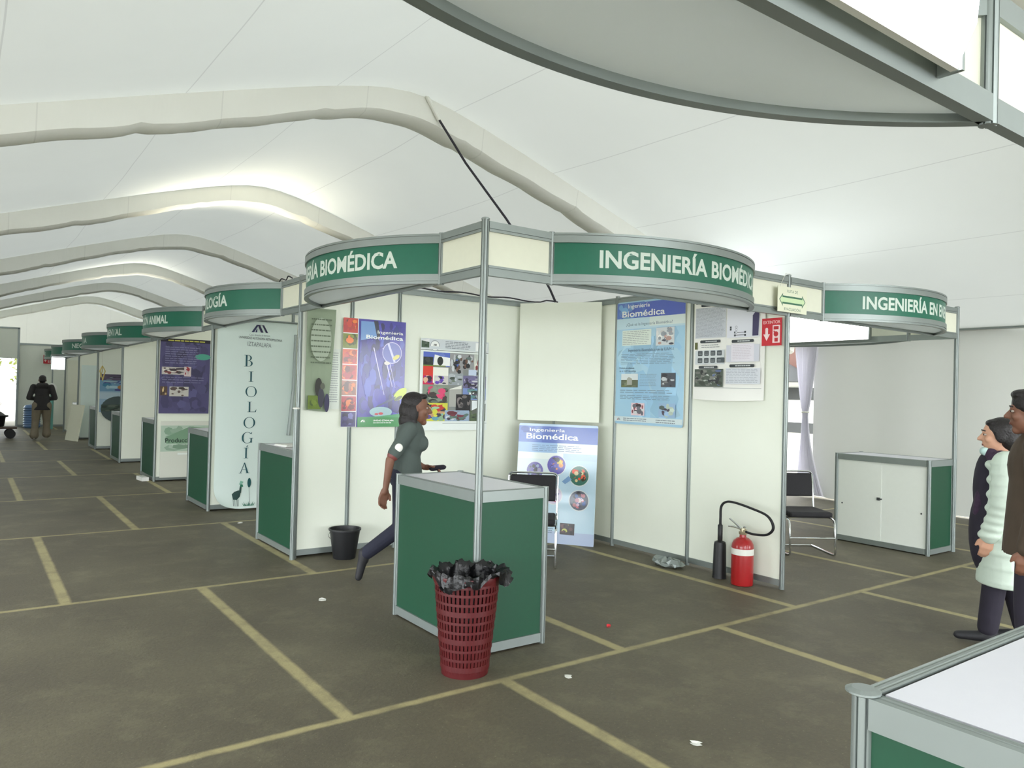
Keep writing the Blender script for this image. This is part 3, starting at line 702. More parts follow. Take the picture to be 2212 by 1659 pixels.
P.disc(0.45, 0.24, 0.035, rgb(46, 46, 40), 0.085); P.disc(0.55, 0.14, 0.03, rgb(60, 60, 70), 0.09); P.disc(0.6, 0.25, 0.022, rgb(90, 94, 80), 0.03); P.disc(0.78, 0.09, 0.025, rgb(60, 58, 84), 0.085)
o = P.build('print', t); o.location = (0, -0.032, 0)
# blank white board across the corner
A = Vector((2.43, 2.93)); Bp = Vector((2.93, 2.17)); dd = Bp-A; wl = dd.length; ang = math.atan2(dd.y, dd.x)
t = board('foam_board', (A.x, A.y, 1.26), ang, wl, 1.27, 'blank white board hung across the inner corner above the leaning poster', 'board', mat_='panel', thick=0.02)
# leaning poster below
w, h = wl, 1.235
t = board('leaning_poster', (2.28, 2.74, 0.0), ang+0.03, 0.86, h, 'light blue poster of round photos leaning in the corner under the blank board', tilt=rad(-4.5), round_=0.02, thick=0.012); w = 0.86
P = Print(w, h); P.rrect(0, 0, 1, 1, 0.018, rgb(176, 200, 222)); P.rect(0, 0.84, 1, 0.98, rgb(78, 104, 178)); P.photo(0.0, 0.84, 0.3, 0.98, [rgb(90, 120, 190), rgb(110, 140, 200), rgb(70, 96, 170)], 14, 3)
P.rect(0.0, 0.755, 1, 0.84, rgb(214, 226, 226)); P.rect(0.0, 0.755, 0.5, 0.84, rgb(150, 182, 216)); P.lines(0.18, 0.765, 0.85, 0.825, 4, rgb(110, 130, 160), 0.3, seed=2)
P.rect(0.0, 0.70, 0.58, 0.755, rgb(222, 230, 226)); P.rect(0, 0.0, 1, 0.70, rgb(182, 208, 222)); P.rect(0, 0.5, 0.5, 0.70, rgb(206, 220, 222)); P.rect(0, 0, 1, 0.10, rgb(170, 184, 210))
P.text('Ingeniería', 0.14, 0.935, 0.035, WHT, bold=0.008, width=0.45); P.text('Biomédica', 0.10, 0.87, 0.062, WHT, bold=0.018, width=0.66)
for (x, z, r, pl, sd) in ((0.23, 0.60, 0.09, [rgb(96, 90, 160), rgb(60, 60, 70), rgb(150, 160, 190)], 1), (0.50, 0.655, 0.098, [rgb(80, 70, 160), rgb(216, 200, 70), rgb(40, 36, 44), rgb(110, 100, 190), rgb(230, 150, 60)], 2), (0.79, 0.575, 0.10, [rgb(60, 110, 96), rgb(230, 90, 60), rgb(216, 206, 160), rgb(60, 60, 40)], 3), (0.23, 0.42, 0.09, [rgb(120, 110, 150), rgb(216, 200, 206)], 4), (0.48, 0.40, 0.09, [rgb(200, 190, 210), rgb(90, 84, 140), rgb(180, 60, 110)], 5), (0.80, 0.37, 0.10, [rgb(90, 96, 110), rgb(70, 96, 170), rgb(220, 206, 220), rgb(50, 46, 52), rgb(206, 130, 140)], 6)):
    P.disc(x, z, r*1.1, rgb(206, 214, 216)); P.disc(x, z, r, pl[0]); R = random.Random(sd*7)
    for i in range(26):
        a = R.random()*6.28; q = r*0.72*math.sqrt(R.random()); c = pl[R.randrange(len(pl))]; P.disc(x+q*math.cos(a)/w, z+q*math.sin(a)/h, r*(0.1+0.17*R.random()), tuple(v*(0.7+0.4*R.random()) for v in c), n=7)
P.np([(0.62, 0.50), (0.70, 0.54), (0.66, 0.57), (0.58, 0.52)], rgb(120, 156, 196)); P.photo(0.58, 0.08, 0.76, 0.175, [rgb(50, 40, 44), rgb(90, 60, 60), rgb(30, 26, 30), rgb(180, 180, 90)], 18, 9)
P.rect(0.40, 0.22, 0.55, 0.226, rgb(110, 150, 180)); P.lines(0.36, 0.08, 0.50, 0.21, 8, rgb(120, 140, 160), seed=3)
P.build('print', t, True)
# 3 blue poster on wall x=3
w, h = 0.91, 1.24
t = board('printed_poster', (2.975, 1.975, 1.265), -PI/2, w, h, 'tall light blue poster with small photos, right of the blank board', round_=0.025)
P = Print(w, h); P.rrect(0, 0, 1, 1, 0.023, rgb(160, 200, 224)); P.photo(0, 0.03, 1, 0.86, [rgb(164, 204, 226), rgb(158, 199, 224), rgb(172, 209, 227), rgb(153, 196, 223)], 60, 2, 0.2)
P.rect(0, 0.86, 1, 0.985, rgb(80, 100, 190)); P.photo(0, 0.83, 0.42, 0.99, [rgb(90, 120, 196), rgb(110, 146, 210), rgb(74, 96, 180), rgb(120, 170, 214)], 24, 4, 0.2)
P.rect(0, 0.775, 1, 0.862, rgb(190, 216, 226)); P.rect(0.5, 0.79, 1, 0.862, rgb(216, 228, 224))
P.text('Ingeniería', 0.17, 0.945, 0.042, WHT, width=0.33, bold=0.008); P.text('Biomédica', 0.08, 0.875, 0.062, WHT, width=0.64, bold=0.018)
P.text('¿Qué es la Ingeniería Biomédica?', 0.15, 0.80, 0.030, rgb(90, 110, 130), width=0.68)
P.rect(0.09, 0.64, 0.53, 0.765, rgb(216, 226, 216)); P.lines(0.10, 0.645, 0.52, 0.76, 8, rgb(140, 150, 150), 0.25, seed=3)
P.photo(0.60, 0.63, 0.86, 0.77, [rgb(206, 212, 214), rgb(70, 70, 84), rgb(150, 156, 164), rgb(196, 160, 150), rgb(226, 226, 222)], 24, 5, 0.18)
P.text('Ingeniería Biomédica en la UAM-I', 0.19, 0.59, 0.030, rgb(96, 116, 136), width=0.66)
P.lines(0.08, 0.485, 0.88, 0.575, 7, rgb(120, 140, 156), 0.25, seed=6)
P.text('Módulo académico', 0.06, 0.45, 0.020, rgb(96, 116, 136)); P.text('de la UAM Iztapalapa', 0.06, 0.425, 0.020, rgb(96, 116, 136))
P.rect(0.09, 0.30, 0.35, 0.41, rgb(216, 224, 224)); P.photo(0.09, 0.30, 0.35, 0.36, [rgb(96, 104, 80), rgb(120, 128, 100), rgb(110, 120, 60)], 16, 7); P.np([(0.18, 0.32), (0.18, 0.37), (0.21, 0.385), (0.26, 0.37), (0.26, 0.32)], rgb(170, 172, 160))
P.lines(0.38, 0.31, 0.63, 0.41, 8, rgb(130, 150, 164), 0.25, seed=8); P.photo(0.69, 0.305, 0.89, 0.415, [rgb(70, 74, 80), rgb(120, 120, 120), rgb(200, 204, 206), rgb(50, 50, 56)], 20, 8)
P.lines(0.08, 0.25, 0.88, 0.285, 2, rgb(120, 140, 156), 0.3, seed=10); P.lines(0.08, 0.20, 0.88, 0.24, 3, rgb(120, 140, 156), 0.3, seed=11)
P.photo(0.26, 0.075, 0.46, 0.175, [rgb(226, 200, 206), rgb(60, 50, 56), rgb(220, 224, 224), rgb(150, 84, 90), rgb(110, 110, 120)], 22, 12); P.photo(0.67, 0.07, 0.90, 0.18, [rgb(150, 180, 210), rgb(70, 60, 80), rgb(190, 206, 190), rgb(84, 100, 96)], 18, 13)
P.rect(0.0, 0.02, 1, 0.062, rgb(206, 220, 222)); uam_logo(P, 0.04, 0.030, 0.022, rgb(150, 50, 60), rgb(40, 44, 66)); P.lines(0.14, 0.025, 0.5, 0.055, 2, rgb(120, 130, 140), 0.4, seed=14); P.lines(0.63, 0.02, 0.93, 0.055, 2, rgb(120, 130, 140), 0.4, seed=15)
P.build('print', t, True)
# 4 black and white scientific poster, curling paper
t = thing('scientific_poster', (2.975, 0.955, 1.54), -PI/2, 'black and white scientific paper poster with curled bottom, right of the blue poster', 'poster')
w, h = 0.76, 0.92
b = MB(); vs = []
for i in range(13):
    z = h*i/12
    for j in range(13):
        x = w*j/12; bul = 0.06*math.sin(PI*j/12)*max(0, 1-z/0.12)**2; vs.append((x, 0.003-bul, z-0.012*math.sin(PI*j/12)*(1 if i == 0 else 0)))
b.add(vs, [(i*13+j, i*13+j+1, (i+1)*13+j+1, (i+1)*13+j) for i in range(12) for j in range(12)]); b.build('paper_sheet', 'paper', t, smooth=True)
P = Print(w, h)
P.rect(0.02, 0.955, 0.20, 0.985, rgb(60, 50, 90)); P.rect(0.02, 0.94, 0.36, 0.944, BLK)
def pill(x0, x1, z): P.rrect(x0, z-0.014, x1, z+0.014, 0.010, rgb(56, 62, 66)); P.lines(x0+0.08, z-0.006, x1-0.05, z+0.006, 1, rgb(190, 196, 196), 0.9)
pill(0.10, 0.40, 0.925); P.rect(0.02, 0.60, 0.47, 0.90, rgb(200, 204, 210)); P.lines(0.03, 0.61, 0.46, 0.90, 24, rgb(150, 156, 164), 0.3, seed=21)
P.rect(0.49, 0.59, 0.93, 0.90, rgb(220, 222, 230)); P.np([(0.93, 0.87), (0.84, 0.79), (0.84, 0.60), (0.92, 0.60)], rgb(66, 62, 96)); P.rect(0.60, 0.61, 0.74, 0.615, BLK); P.rect(0.60, 0.635, 0.74, 0.64, BLK)
for (x, z) in ((0.59, 0.602), (0.73, 0.602), (0.59, 0.63), (0.73, 0.63), (0.53, 0.68), (0.53, 0.66)): P.rect(x, z, x+0.025, z+0.018, rgb(60, 66, 72))
for z in (0.64, 0.665, 0.69): P.disc(0.62, z, 0.012, rgb(150, 150, 160)); P.disc(0.62, z, 0.008, rgb(220, 222, 230))
pill(0.10, 0.40, 0.565); pill(0.56, 0.86, 0.555); P.lines(0.12, 0.50, 0.40, 0.54, 2, GRY, 0.3, seed=22); P.rect(0.02, 0.49, 0.06, 0.56, rgb(90, 96, 50))
P.rect(0.03, 0.34, 0.46, 0.48, rgb(206, 212, 214))
for r in range(2):
    for c in range(4): P.rrect(0.07+c*0.095, 0.425-r*0.07, 0.14+c*0.095+(0.04 if c == 3 and r else 0), 0.475-r*0.07, 0.008, rgb(78, 86, 90)); P.lines(0.08+c*0.095, 0.435-r*0.07, 0.13+c*0.095, 0.46-r*0.07, 2, rgb(170, 176, 176), 0.3, seed=r*4+c)
P.rect(0.49, 0.36, 0.94, 0.52, rgb(206, 208, 218)); P.rect(0.56, 0.365, 0.87, 0.53, rgb(226, 222, 230)); P.lines(0.58, 0.38, 0.84, 0.52, 9, rgb(196, 186, 196), 0.25, seed=23)
pill(0.09, 0.37, 0.312); pill(0.54, 0.88, 0.322)
P.photo(0.03, 0.12, 0.45, 0.295, [rgb(80, 90, 80), rgb(120, 122, 116), rgb(50, 52, 54), rgb(96, 110, 150), rgb(190, 196, 190), rgb(66, 72, 64)], 60, 24, 0.14)
P.rect(0.49, 0.15, 0.96, 0.30, rgb(212, 216, 222)); P.lines(0.50, 0.16, 0.94, 0.295, 9, rgb(160, 166, 176), 0.3, seed=25); P.rect(0.32, 0.11, 0.98, 0.113, GRY)
P.build('print', t)
# 5 fire extinguisher sign
def ext_sign(loc, rz, label, s=1.0):
    t = board('extinguisher_sign', loc, rz, 0.19*s, 0.23*s, label, 'sign', mat_='red_sign', thick=0.003)
    P = Print(0.19*s, 0.23*s); P.rect(0, 0, 1, 1, rgb(200, 40, 52)); P.text('EXTINTOR', 0.5, 0.80, 0.026*s, rgb(236, 190, 190), align='C', width=0.86, bold=0.02)
    wh = rgb(240, 214, 214)
    P.disc(0.25, 0.60, 0.014*s, wh); P.rect(0.18, 0.40, 0.32, 0.58, wh); P.np([(0.08, 0.42), (0.42, 0.42), (0.25, 0.18)], wh)
    P.rect(0.55, 0.10, 0.92, 0.74, wh); P.rect(0.60, 0.58, 0.85, 0.70, rgb(190, 40, 50)); P.disc(0.72, 0.42, 0.022*s, rgb(190, 40, 50)); P.rect(0.65, 0.14, 0.82, 0.28, rgb(190, 40, 50)); P.rect(0.60, 0.48, 0.66, 0.54, rgb(190, 40, 50))
    P.build('print', t); return t
ext_sign((2.975, 0.225, 2.0), -PI/2, 'red and white fire extinguisher sign at the right end of the partition')
ext_sign((-0.36, 26.17, 2.13), 0, 'tiny red extinguisher sign on the far end wall', 1.25)
# 6 evacuation route sign hanging from the fascia
t = board('evacuation_sign', (2.79, -0.05, 2.262), 0, 0.40, 0.205, 'small cream sign with a double green arrow hanging between the two green signs', 'sign', mat_='cream', thick=0.003)
P = Print(0.40, 0.205); P.rect(0, 0, 1, 1, rgb(228, 230, 206)); g1 = rgb(60, 110, 84); g2 = rgb(204, 226, 180)
P.text('RUTA DE', 0.5, 0.78, 0.024, g1, align='C', width=0.36); P.text('EVACUACIÓN', 0.5, 0.07, 0.024, g1, align='C', width=0.55)
P.np([(0.05, 0.48), (0.17, 0.74), (0.17, 0.64), (0.83, 0.64), (0.83, 0.74), (0.95, 0.48), (0.83, 0.22), (0.83, 0.32), (0.17, 0.32), (0.17, 0.22)], g1)
P.np([(0.075, 0.48), (0.155, 0.65), (0.155, 0.57), (0.845, 0.57), (0.845, 0.65), (0.925, 0.48), (0.845, 0.31), (0.845, 0.39), (0.155, 0.39), (0.155, 0.31)], g2)
P.build('print', t); b = MB(); b.tube([(0.02, -0.004, 0.20), (0.13, 0.02, 0.318), (0.22, 0.03, 0.322)], 0.0016, 5); b.build('string', 'string', t)

# ------------------------------------------------------------------ BIOLOGÍA hanging banner
def serif(P, ch, x, z, h, col):
    """high-contrast serif capitals, x = centre (m), z = base (m)"""
    def q(pts): P.poly([(x+a*h, z+c*h) for a, c in pts], col)
    def serf(xc, zz, w=0.2): q([(xc-w, zz), (xc+w, zz), (xc+w, zz+0.035), (xc-w, zz+0.035)])
    def stem(xc, w=0.075, z0=0, z1=1): q([(xc-w, z0), (xc+w, z0), (xc+w, z1), (xc-w, z1)])
    def bowl(cx, cz, rx, rz, a0, a1, thick, thin, n=20):
        for i in range(n):
            A = rad(a0+(a1-a0)*i/n); B_ = rad(a0+(a1-a0)*(i+1)/n)
            def io(a): k = thin+(thick-thin)*abs(math.cos(a)); return (cx+rx*math.cos(a), cz+rz*math.sin(a)), (cx+(rx-k)*math.cos(a), cz+(rz-thin)*math.sin(a))
            (o1, i1), (o2, i2) = io(A), io(B_); q([o1, o2, i2, i1])
    if ch == 'B': stem(-0.2); serf(-0.24, 0, 0.16); serf(-0.24, 0.965, 0.16); bowl(-0.1, 0.75, 0.34, 0.25, -90, 90, 0.13, 0.035); bowl(-0.1, 0.27, 0.42, 0.27, -90, 90, 0.14, 0.035)
    if ch in 'IÍ': stem(0); serf(0, 0, 0.22); serf(0, 0.965, 0.22)
    if ch == 'Í': q([(-0.02, 1.06), (0.05, 1.06), (0.2, 1.22), (0.08, 1.22)])
    if ch == 'O': bowl(0, 0.5, 0.52, 0.5, 0, 360, 0.14, 0.035, 44)
    if ch == 'L': stem(-0.2); serf(-0.2, 0.965, 0.2); q([(-0.4, 0), (0.4, 0), (0.42, 0.05), (-0.4, 0.04)]); q([(0.32, 0.04), (0.42, 0.05), (0.46, 0.26), (0.42, 0.26)])
    if ch == 'G':
        bowl(0, 0.5, 0.48, 0.5, 45, 320, 0.14, 0.035, 36); stem(0.34, 0.06, 0.06, 0.45); serf(0.34, 0.43, 0.17); q([(0.36, 0.8), (0.4, 0.98), (0.36, 0.98), (0.28, 0.85)])
    if ch == 'A': q([(-0.40, 0), (-0.33, 0), (0.03, 0.98), (-0.03, 1.0)]); q([(0.22, 0), (0.40, 0), (0.04, 1.02), (-0.04, 1.0)]); q([(-0.26, 0.32), (0.25, 0.32), (0.24, 0.36), (-0.25, 0.36)]); serf(-0.37, 0, 0.14); serf(0.32, 0, 0.17)
BW, BH = 0.99, 2.35
t = thing('hanging_banner', (0.025, 5.88, 0.03), 0, 'tall white banner with vertical BIOLOGÍA letters and a crane at its foot', 'banner')
b = MB(); vs = []; nx, nz = 16, 30
def bcurve(x, z):
    curl = 0.16*max(0, 1-x/0.35)**2*max(0, 1-z/0.3)**2
    return (x+0.35*curl, -0.012*math.sin(z*2.2)-0.05*max(0, 1-z/0.25)**2-curl*0.5, z+0.5*curl)
for i in range(nz+1):
    for j in range(nx+1): vs.append(bcurve(BW*j/nx, BH*i/nz))
k = nx+1; F = [(i*k+j, i*k+j+1, (i+1)*k+j+1, (i+1)*k+j) for i in range(nz) for j in range(nx)]
b.add(vs, F); b.add([(v[0], v[1]+0.003, v[2]) for v in vs], F); b.build('cloth', 'banner', t, smooth=True)
P = Print(BW, BH); tl = rgb(34, 84, 92); dk = rgb(60, 66, 70)
z = 1.645
for i, (ch, xo) in enumerate(zip('BIOLOGÍA', (0.385, 0.415, 0.42, 0.43, 0.405, 0.385, 0.375, 0.36))):
    zz = [1.765, 1.575, 1.385, 1.195, 0.995, 0.805, 0.62, 0.435][i]; hh = [0.145, 0.13, 0.135, 0.13, 0.138, 0.142, 0.13, 0.13][i]
    serif(P, ch, xo, zz, hh, tl)
uam_logo(P, 0.41, 2.20/BH, 0.095, rgb(50, 54, 90), rgb(50, 46, 80))
P.text('Casa abierta al tiempo', 0.515, 2.155/BH, 0.024, GRY, align='C', width=0.26); P.text('UNIVERSIDAD AUTÓNOMA METROPOLITANA', 0.53, 2.115/BH, 0.03, dk, align='C', width=0.55, rot=-0.03); P.text('IZTAPALAPA', 0.515, 2.025/BH, 0.055, GRY, align='C', width=0.30, rot=-0.03)
# crane and cattail drawing
cr = rgb(40, 70, 66); gr = rgb(30, 110, 84)
def pp(pts, c): P.poly([(0.22+a*0.27, 0.03+q*0.27) for a, q in pts], c)
pp([(-0.02, 0.55), (0.02, 0.30), (0.20, 0.28), (0.34, 0.42), (0.38, 0.62), (0.30, 0.72), (0.10, 0.66)], cr); pp([(0.30, 0.60), (0.40, 0.60), (0.42, 0.86), (0.34, 0.90)], cr)
pp([(0.34, 0.86), (0.50, 0.88), (0.46, 0.98), (0.36, 1.0)], gr); pp([(0.30, 0.98), (0.36, 1.16), (0.50, 1.10), (0.42, 1.0)], rgb(130, 180, 160))
for q in (0.02, 0.10, 0.20, 0.26): pp([(q, 0.30), (q+0.02, 0.30), (q+0.01, 0.0), (q-0.01, 0.0)], cr)
pp([(0.76, 0.05), (0.78, 0.05), (0.76, 0.95), (0.75, 0.95)], cr); P.disc((0.22+0.76*0.27)/BW, (0.03+0.27*1.05)/BH, 0.022, rgb(20, 80, 84), 0.06)
for q in range(9): pp([(0.5+q*0.05, 0.0), (0.55+q*0.05, 0.0), (0.42+q*0.075, 0.16+0.05*math.sin(q*2))], gr)
o = P.build('print', t); 
for v in o.data.vertices:
    c = bcurve(v.co.x, v.co.z); v.co = (c[0], c[1]+v.co.y-0.003, c[2])
b = MB(); b.tube([(0.0, 0, BH), (BW, 0, BH)], 0.012, 8); b.build('top_bar', 'alu', t, smooth=True)
b = MB(); b.tube([(BW-0.02, 0.0, 2.2), (BW-0.04, -0.02, 1.5), (BW-0.09, -0.03, 0.9)], [0.016, 0.02, 0.026], 8); b.build('rolled_edge', 'alu', t, smooth=True)
# things on the Biología counter
HCt = HC+0.0005
for i, (x, y, hh, th_, lean, mt) in enumerate(((0.22, 3.30, 0.24, 0.02, 0.10, 'paper'), (0.25, 3.36, 0.27, 0.03, 0.12, 'book'), (0.24, 3.43, 0.25, 0.025, 0.14, 'book'))):
    t = thing('booklet', (x, y, HCt), 0, ['white booklet standing on the counter nearest the low post', 'tall dark booklet standing on the counter beside the banner', 'dark booklet leaning behind the tall one on the counter'][i], 'book', 'booklets on the counter')
    b = MB(); s_ = math.sin(lean)*hh
    b.add([(-0.09, 0, 0), (0.09, 0, 0), (0.09, th_, 0), (-0.09, th_, 0), (-0.09+s_, s_, hh), (0.09+s_, s_, hh), (0.09+s_, th_+s_, hh), (-0.09+s_, th_+s_, hh)], [(0, 1, 2, 3), (4, 5, 6, 7), (0, 1, 5, 4), (1, 2, 6, 5), (2, 3, 7, 6), (3, 0, 4, 7)])
    b.build('cover', mt, t)
t = thing('leaflet_pile', (0.15, 3.62, HCt), 0.1, 'low pile of white leaflets on the counter with the booklets', 'papers')
for i in range(4): b = MB(); b.box(-0.1+i*0.004, 0.11+i*0.003, -0.14, 0.14-i*0.006, i*0.004, i*0.004+0.0035); b.build('leaflet', 'paper', t)

# ------------------------------------------------------------------ posters down the left row
w, h = 0.76, 1.20
t = board('printed_poster', (0.03, YS[3]-0.03, 1.08), 0, w, h, 'dark purple poster with small animal photos in the animal production booth')
P = Print(w, h); P.rect(0, 0, 1, 1, rgb(78, 74, 112)); P.photo(0, 0, 1, 1, [rgb(80, 76, 116), rgb(74, 70, 108), rgb(88, 85, 126), rgb(70, 66, 100)], 120, 3, 0.12); P.rect(0, 0.955, 1, 1, rgb(40, 36, 50)); P.lines(0.15, 0.965, 0.9, 0.985, 1, rgb(206, 200, 90), 0.7)
P.disc(0.85, 0.77, 0.12, rgb(80, 160, 140), 0.05); P.photo(0.04, 0.52, 0.6, 0.62, [rgb(190, 184, 180), rgb(120, 60, 60), rgb(70, 60, 64), rgb(220, 214, 206)], 26, 5); P.photo(0.48, 0.50, 0.62, 0.63, [rgb(206, 190, 190), rgb(160, 50, 60)], 10, 6)
P.photo(0.02, 0.24, 0.16, 0.36, [rgb(90, 70, 56), rgb(206, 180, 130), rgb(60, 50, 44)], 12, 7); P.photo(0.20, 0.23, 0.58, 0.36, [rgb(196, 192, 184), rgb(100, 84, 78), rgb(60, 52, 50)], 18, 8); P.lines(0.1, 0.66, 0.8, 0.90, 8, rgb(130, 128, 160), 0.3, seed=3); P.lines(0.05, 0.40, 0.9, 0.50, 3, rgb(120, 118, 150), 0.3, seed=4)
P.build('print', t)
w, h = 0.66, 0.92
t = board('production_board', (0.07, YS[3]-0.05, 0.06), 0, 0.86, 0.90, 'low white board printed Producción Animal with green landscape, between two green counters', 'board', mat_='panel')
P = Print(0.86, 0.90); P.rect(0, 0, 1, 1, rgb(214, 216, 204)); P.photo(0.0, 0.46, 1, 0.92, [rgb(176, 196, 178), rgb(150, 176, 154), rgb(190, 206, 190), rgb(130, 160, 136)], 36, 4, 0.2); P.np([(0.1, 0.72), (0.5, 0.90), (1, 0.86), (1, 0.60), (0.1, 0.60)], rgb(120, 154, 126))
P.text('Producción Animal', 0.08, 0.62, 0.07, rgb(48, 70, 58), width=1.0*0.88, bold=0.02); P.rect(0.3, 0.40, 0.7, 0.43, rgb(230, 236, 230)); P.build('print', t)
w, h = 0.78, 0.88
t = board('printed_poster', (0.05, YS[5]-0.03, 0.86), 0, w, h, 'poster with a photo of cars and a dark dome, far down the left row')
P = Print(w, h); P.rect(0, 0, 1, 1, rgb(150, 176, 196)); P.photo(0, 0.82, 1, 1, [rgb(90, 80, 100), rgb(60, 56, 66), rgb(120, 130, 140)], 20, 2); P.photo(0, 0.55, 1, 0.84, [rgb(110, 150, 180), rgb(60, 120, 150), rgb(70, 70, 130), rgb(160, 190, 200)], 30, 3); P.disc(0.75, 0.66, 0.22, rgb(170, 120, 70), 0.07); P.rect(0, 0.35, 1, 0.52, rgb(176, 196, 206))
P.disc(0.5, 0.08, 0.36, rgb(70, 84, 84), 0.30); P.photo(0.05, 0.02, 0.95, 0.2, [rgb(60, 76, 66), rgb(90, 100, 90), rgb(46, 56, 50)], 24, 5); P.build('print', t)
t = board('hanging_banner', (0.06, YS[6]-0.04, 0.05), 0, 0.86, 1.95, 'pale blue-white plain banner far down the left row beyond the car photo poster', 'banner', mat_='banner', thick=0.004)
P = Print(0.86, 1.95); P.disc(0.72, 0.72, 0.03, rgb(80, 90, 100)); P.disc(0.80, 0.72, 0.025, rgb(90, 100, 110)); P.lines(0.9, 0.1, 0.97, 0.9, 10, rgb(130, 150, 150), seed=4); P.build('print', t)
t = board('hanging_banner', (0.06, YS[7]-0.04, 0.05), 0, 0.80, 2.15, 'tiny cream banner with vertical letters at the end of the left row', 'banner', mat_='cream', thick=0.004)
P = Print(0.80, 2.15)
for i, ch in enumerate('NCINEE'): P.text(ch, 0.62, 0.80-i*0.115, 0.15, rgb(90, 104, 100), align='C')
P.build('print', t)
t = thing('hanging_ornament', (0.0, YS[5]-0.75, 1.70), 0, 'small gold ornament hanging on a string above the car photo poster', 'decoration')
b = MB(); R = random.Random(3)
for i in range(7): a = R.random()*6; b.tube([(0, 0, 0.22), (0.06*math.cos(a), 0.06*math.sin(a), 0.1), (0.03*math.cos(a+1), 0.03*math.sin(a+1), -0.02*i)], 0.008, 6)
b.build('tassel', 'gold', t); b = MB(); b.tube([(0, 0, 0.22), (0, 0, 0.54)], 0.004, 5); b.build('string', 'string', t)
# leaning boards far down
t = thing('leaning_board', (-0.18, 19.0, 0), 0.35, 'pale board leaning on the last counters of the left row', 'board'); t.rotation_euler = (0, rad(9), 0.3)
b = MB(); b.box(-0.02, 0.01, -0.35, 0.35, 0, 0.95); b.build('sheet', 'yellow_board', t)
t = thing('banner_stand', (-0.2, 24.6, 0), 0, 'thin teal stand with a round white top at the end of the left row', 'stand')
b = MB(); b.tube([(0, 0, 0), (0, 0, 1.1)], 0.05, 8); b.build('pole', 'teal', t); b = MB(); b.ell((0, 0, 1.28), (0.13, 0.05, 0.2)); b.build('disc', 'paper', t, smooth=True)

# ------------------------------------------------------------------ FIRE EXTINGUISHER
t = thing('fire_extinguisher', (2.84, 0.27, 0), 0, 'red carbon-dioxide fire extinguisher with black horn standing against the partition end', 'fire extinguisher')
t.scale = (1, 1, 0.84)
b = MB(); b.lathe([(0.078, 0.0), (0.088, 0.006), (0.09, 0.02), (0.09, 0.375), (0.086, 0.405), (0.072, 0.44), (0.05, 0.462), (0.028, 0.472), (0.026, 0.50)], n=36); b.build('cylinder', 'red_paint', t, smooth=True)
b = MB(); b.lathe([(0.0915, 0.305), (0.0915, 0.365)], n=36); b.build('label_band', 'label_white', t, smooth=True)
b = MB(); b.lathe([(0.03, 0.498), (0.034, 0.505), (0.034, 0.525), (0.02, 0.53), (0.018, 0.56)], n=20); b.box(-0.015, 0.015, -0.03, 0.02, 0.52, 0.55)
b.build('valve', 'brass', t, smooth=True)
b = MB()
for pts in ([(0, 0.01, 0.555), (0.0, 0.05, 0.585), (0, 0.13, 0.635)], [(0, 0.01, 0.55), (0.0, 0.08, 0.562), (0, 0.14, 0.555)]): b.tube([(p[0]-0.01, p[1], p[2]) for p in pts], [0.010, 0.011, 0.008], 8)
b.tube([(-0.01, 0.0, 0.55), (-0.01, -0.02, 0.58), (-0.01, -0.035, 0.575)], 0.006, 6); b.build('handle', 'chrome', t, smooth=True)
def bez(P, n=10):
    out = []
    for i in range(len(P)-1):
        p0 = Vector(P[max(i-1, 0)]); p1 = Vector(P[i]); p2 = Vector(P[i+1]); p3 = Vector(P[min(i+2, len(P)-1)])
        for k in range(n):
            u = k/n; out.append(0.5*((2*p1)+(-p0+p2)*u+(2*p0-5*p1+4*p2-p3)*u*u+(-p0+3*p1-3*p2+p3)*u**3))
    out.append(Vector(P[-1])); return out
b = MB(); b.tube(bez([(0, -0.02, 0.53), (-0.02, -0.12, 0.525), (-0.04, -0.26, 0.55), (-0.05, -0.325, 0.63), (-0.05, -0.27, 0.73), (-0.03, -0.10, 0.775), (0.0, 0.10, 0.80), (0.02, 0.20, 0.785), (0.02, 0.245, 0.73), (0.02, 0.25, 0.62), (0.02, 0.25, 0.52)]), 0.0115, 10)
b.build('hose', 'rubber', t, smooth=True)
b = MB(); b.lathe([(0.018, 0.38), (0.021, 0.39), (0.021, 0.54), (0.014, 0.55)], (0.02, 0.25, 0), 16); b.build('grip', 'black_plastic', t, smooth=True)
b = MB(); b.lathe([(0.060, 0.003), (0.058, 0.02), (0.052, 0.34), (0.046, 0.37), (0.02, 0.385)], (0.02, 0.25, 0), 24); b.build('horn', 'black_plastic', t, smooth=True)

# ------------------------------------------------------------------ RED BASKET
t = thing('waste_basket', (-0.165, -0.155, 0), 0.3, 'red openwork plastic waste basket lined with a black bag, in front of the green counter', 'waste basket')
Hb = 0.545
def br(z): return 0.125+0.055*(z/Hb)**0.9
b = MB(); ns = 44
for i in range(ns):
    a = 2*PI*i/ns; w_ = 0.0075
    pts = [(0.0, 1)]
    vs = []
    for z in (0.02, 0.2, 0.4, Hb-0.03):
        for da in (-w_, w_):
            for rr in (0, 0.004):
                R_ = br(z)+rr; q = a+da/R_; vs.append((R_*math.cos(q), R_*math.sin(q), z))
    fs = []
    for k in range(3): o = k*4; fs += [(o, o+4, o+5, o+1), (o+1, o+5, o+7, o+3), (o+3, o+7, o+6, o+2), (o+2, o+6, o+4, o)]
    b.add(vs, fs)
for i in range(10):
    z = 0.05+i*0.051; R_ = br(z); hh = 0.014 if i % 3 == 0 else 0.007
    b.lathe([(R_-0.001, z-hh), (R_+0.006, z-hh), (R_+0.006, z+hh), (R_-0.001, z+hh), (R_-0.001, z-hh)], n=44, cap=False)
b.build('lattice_body', 'red_plastic', t)
b = MB(); b.lathe([(0.118, 0.0), (0.130, 0.0), (0.133, 0.035), (0.126, 0.035)], n=44); b.build('base_ring', 'red_plastic', t, smooth=True)
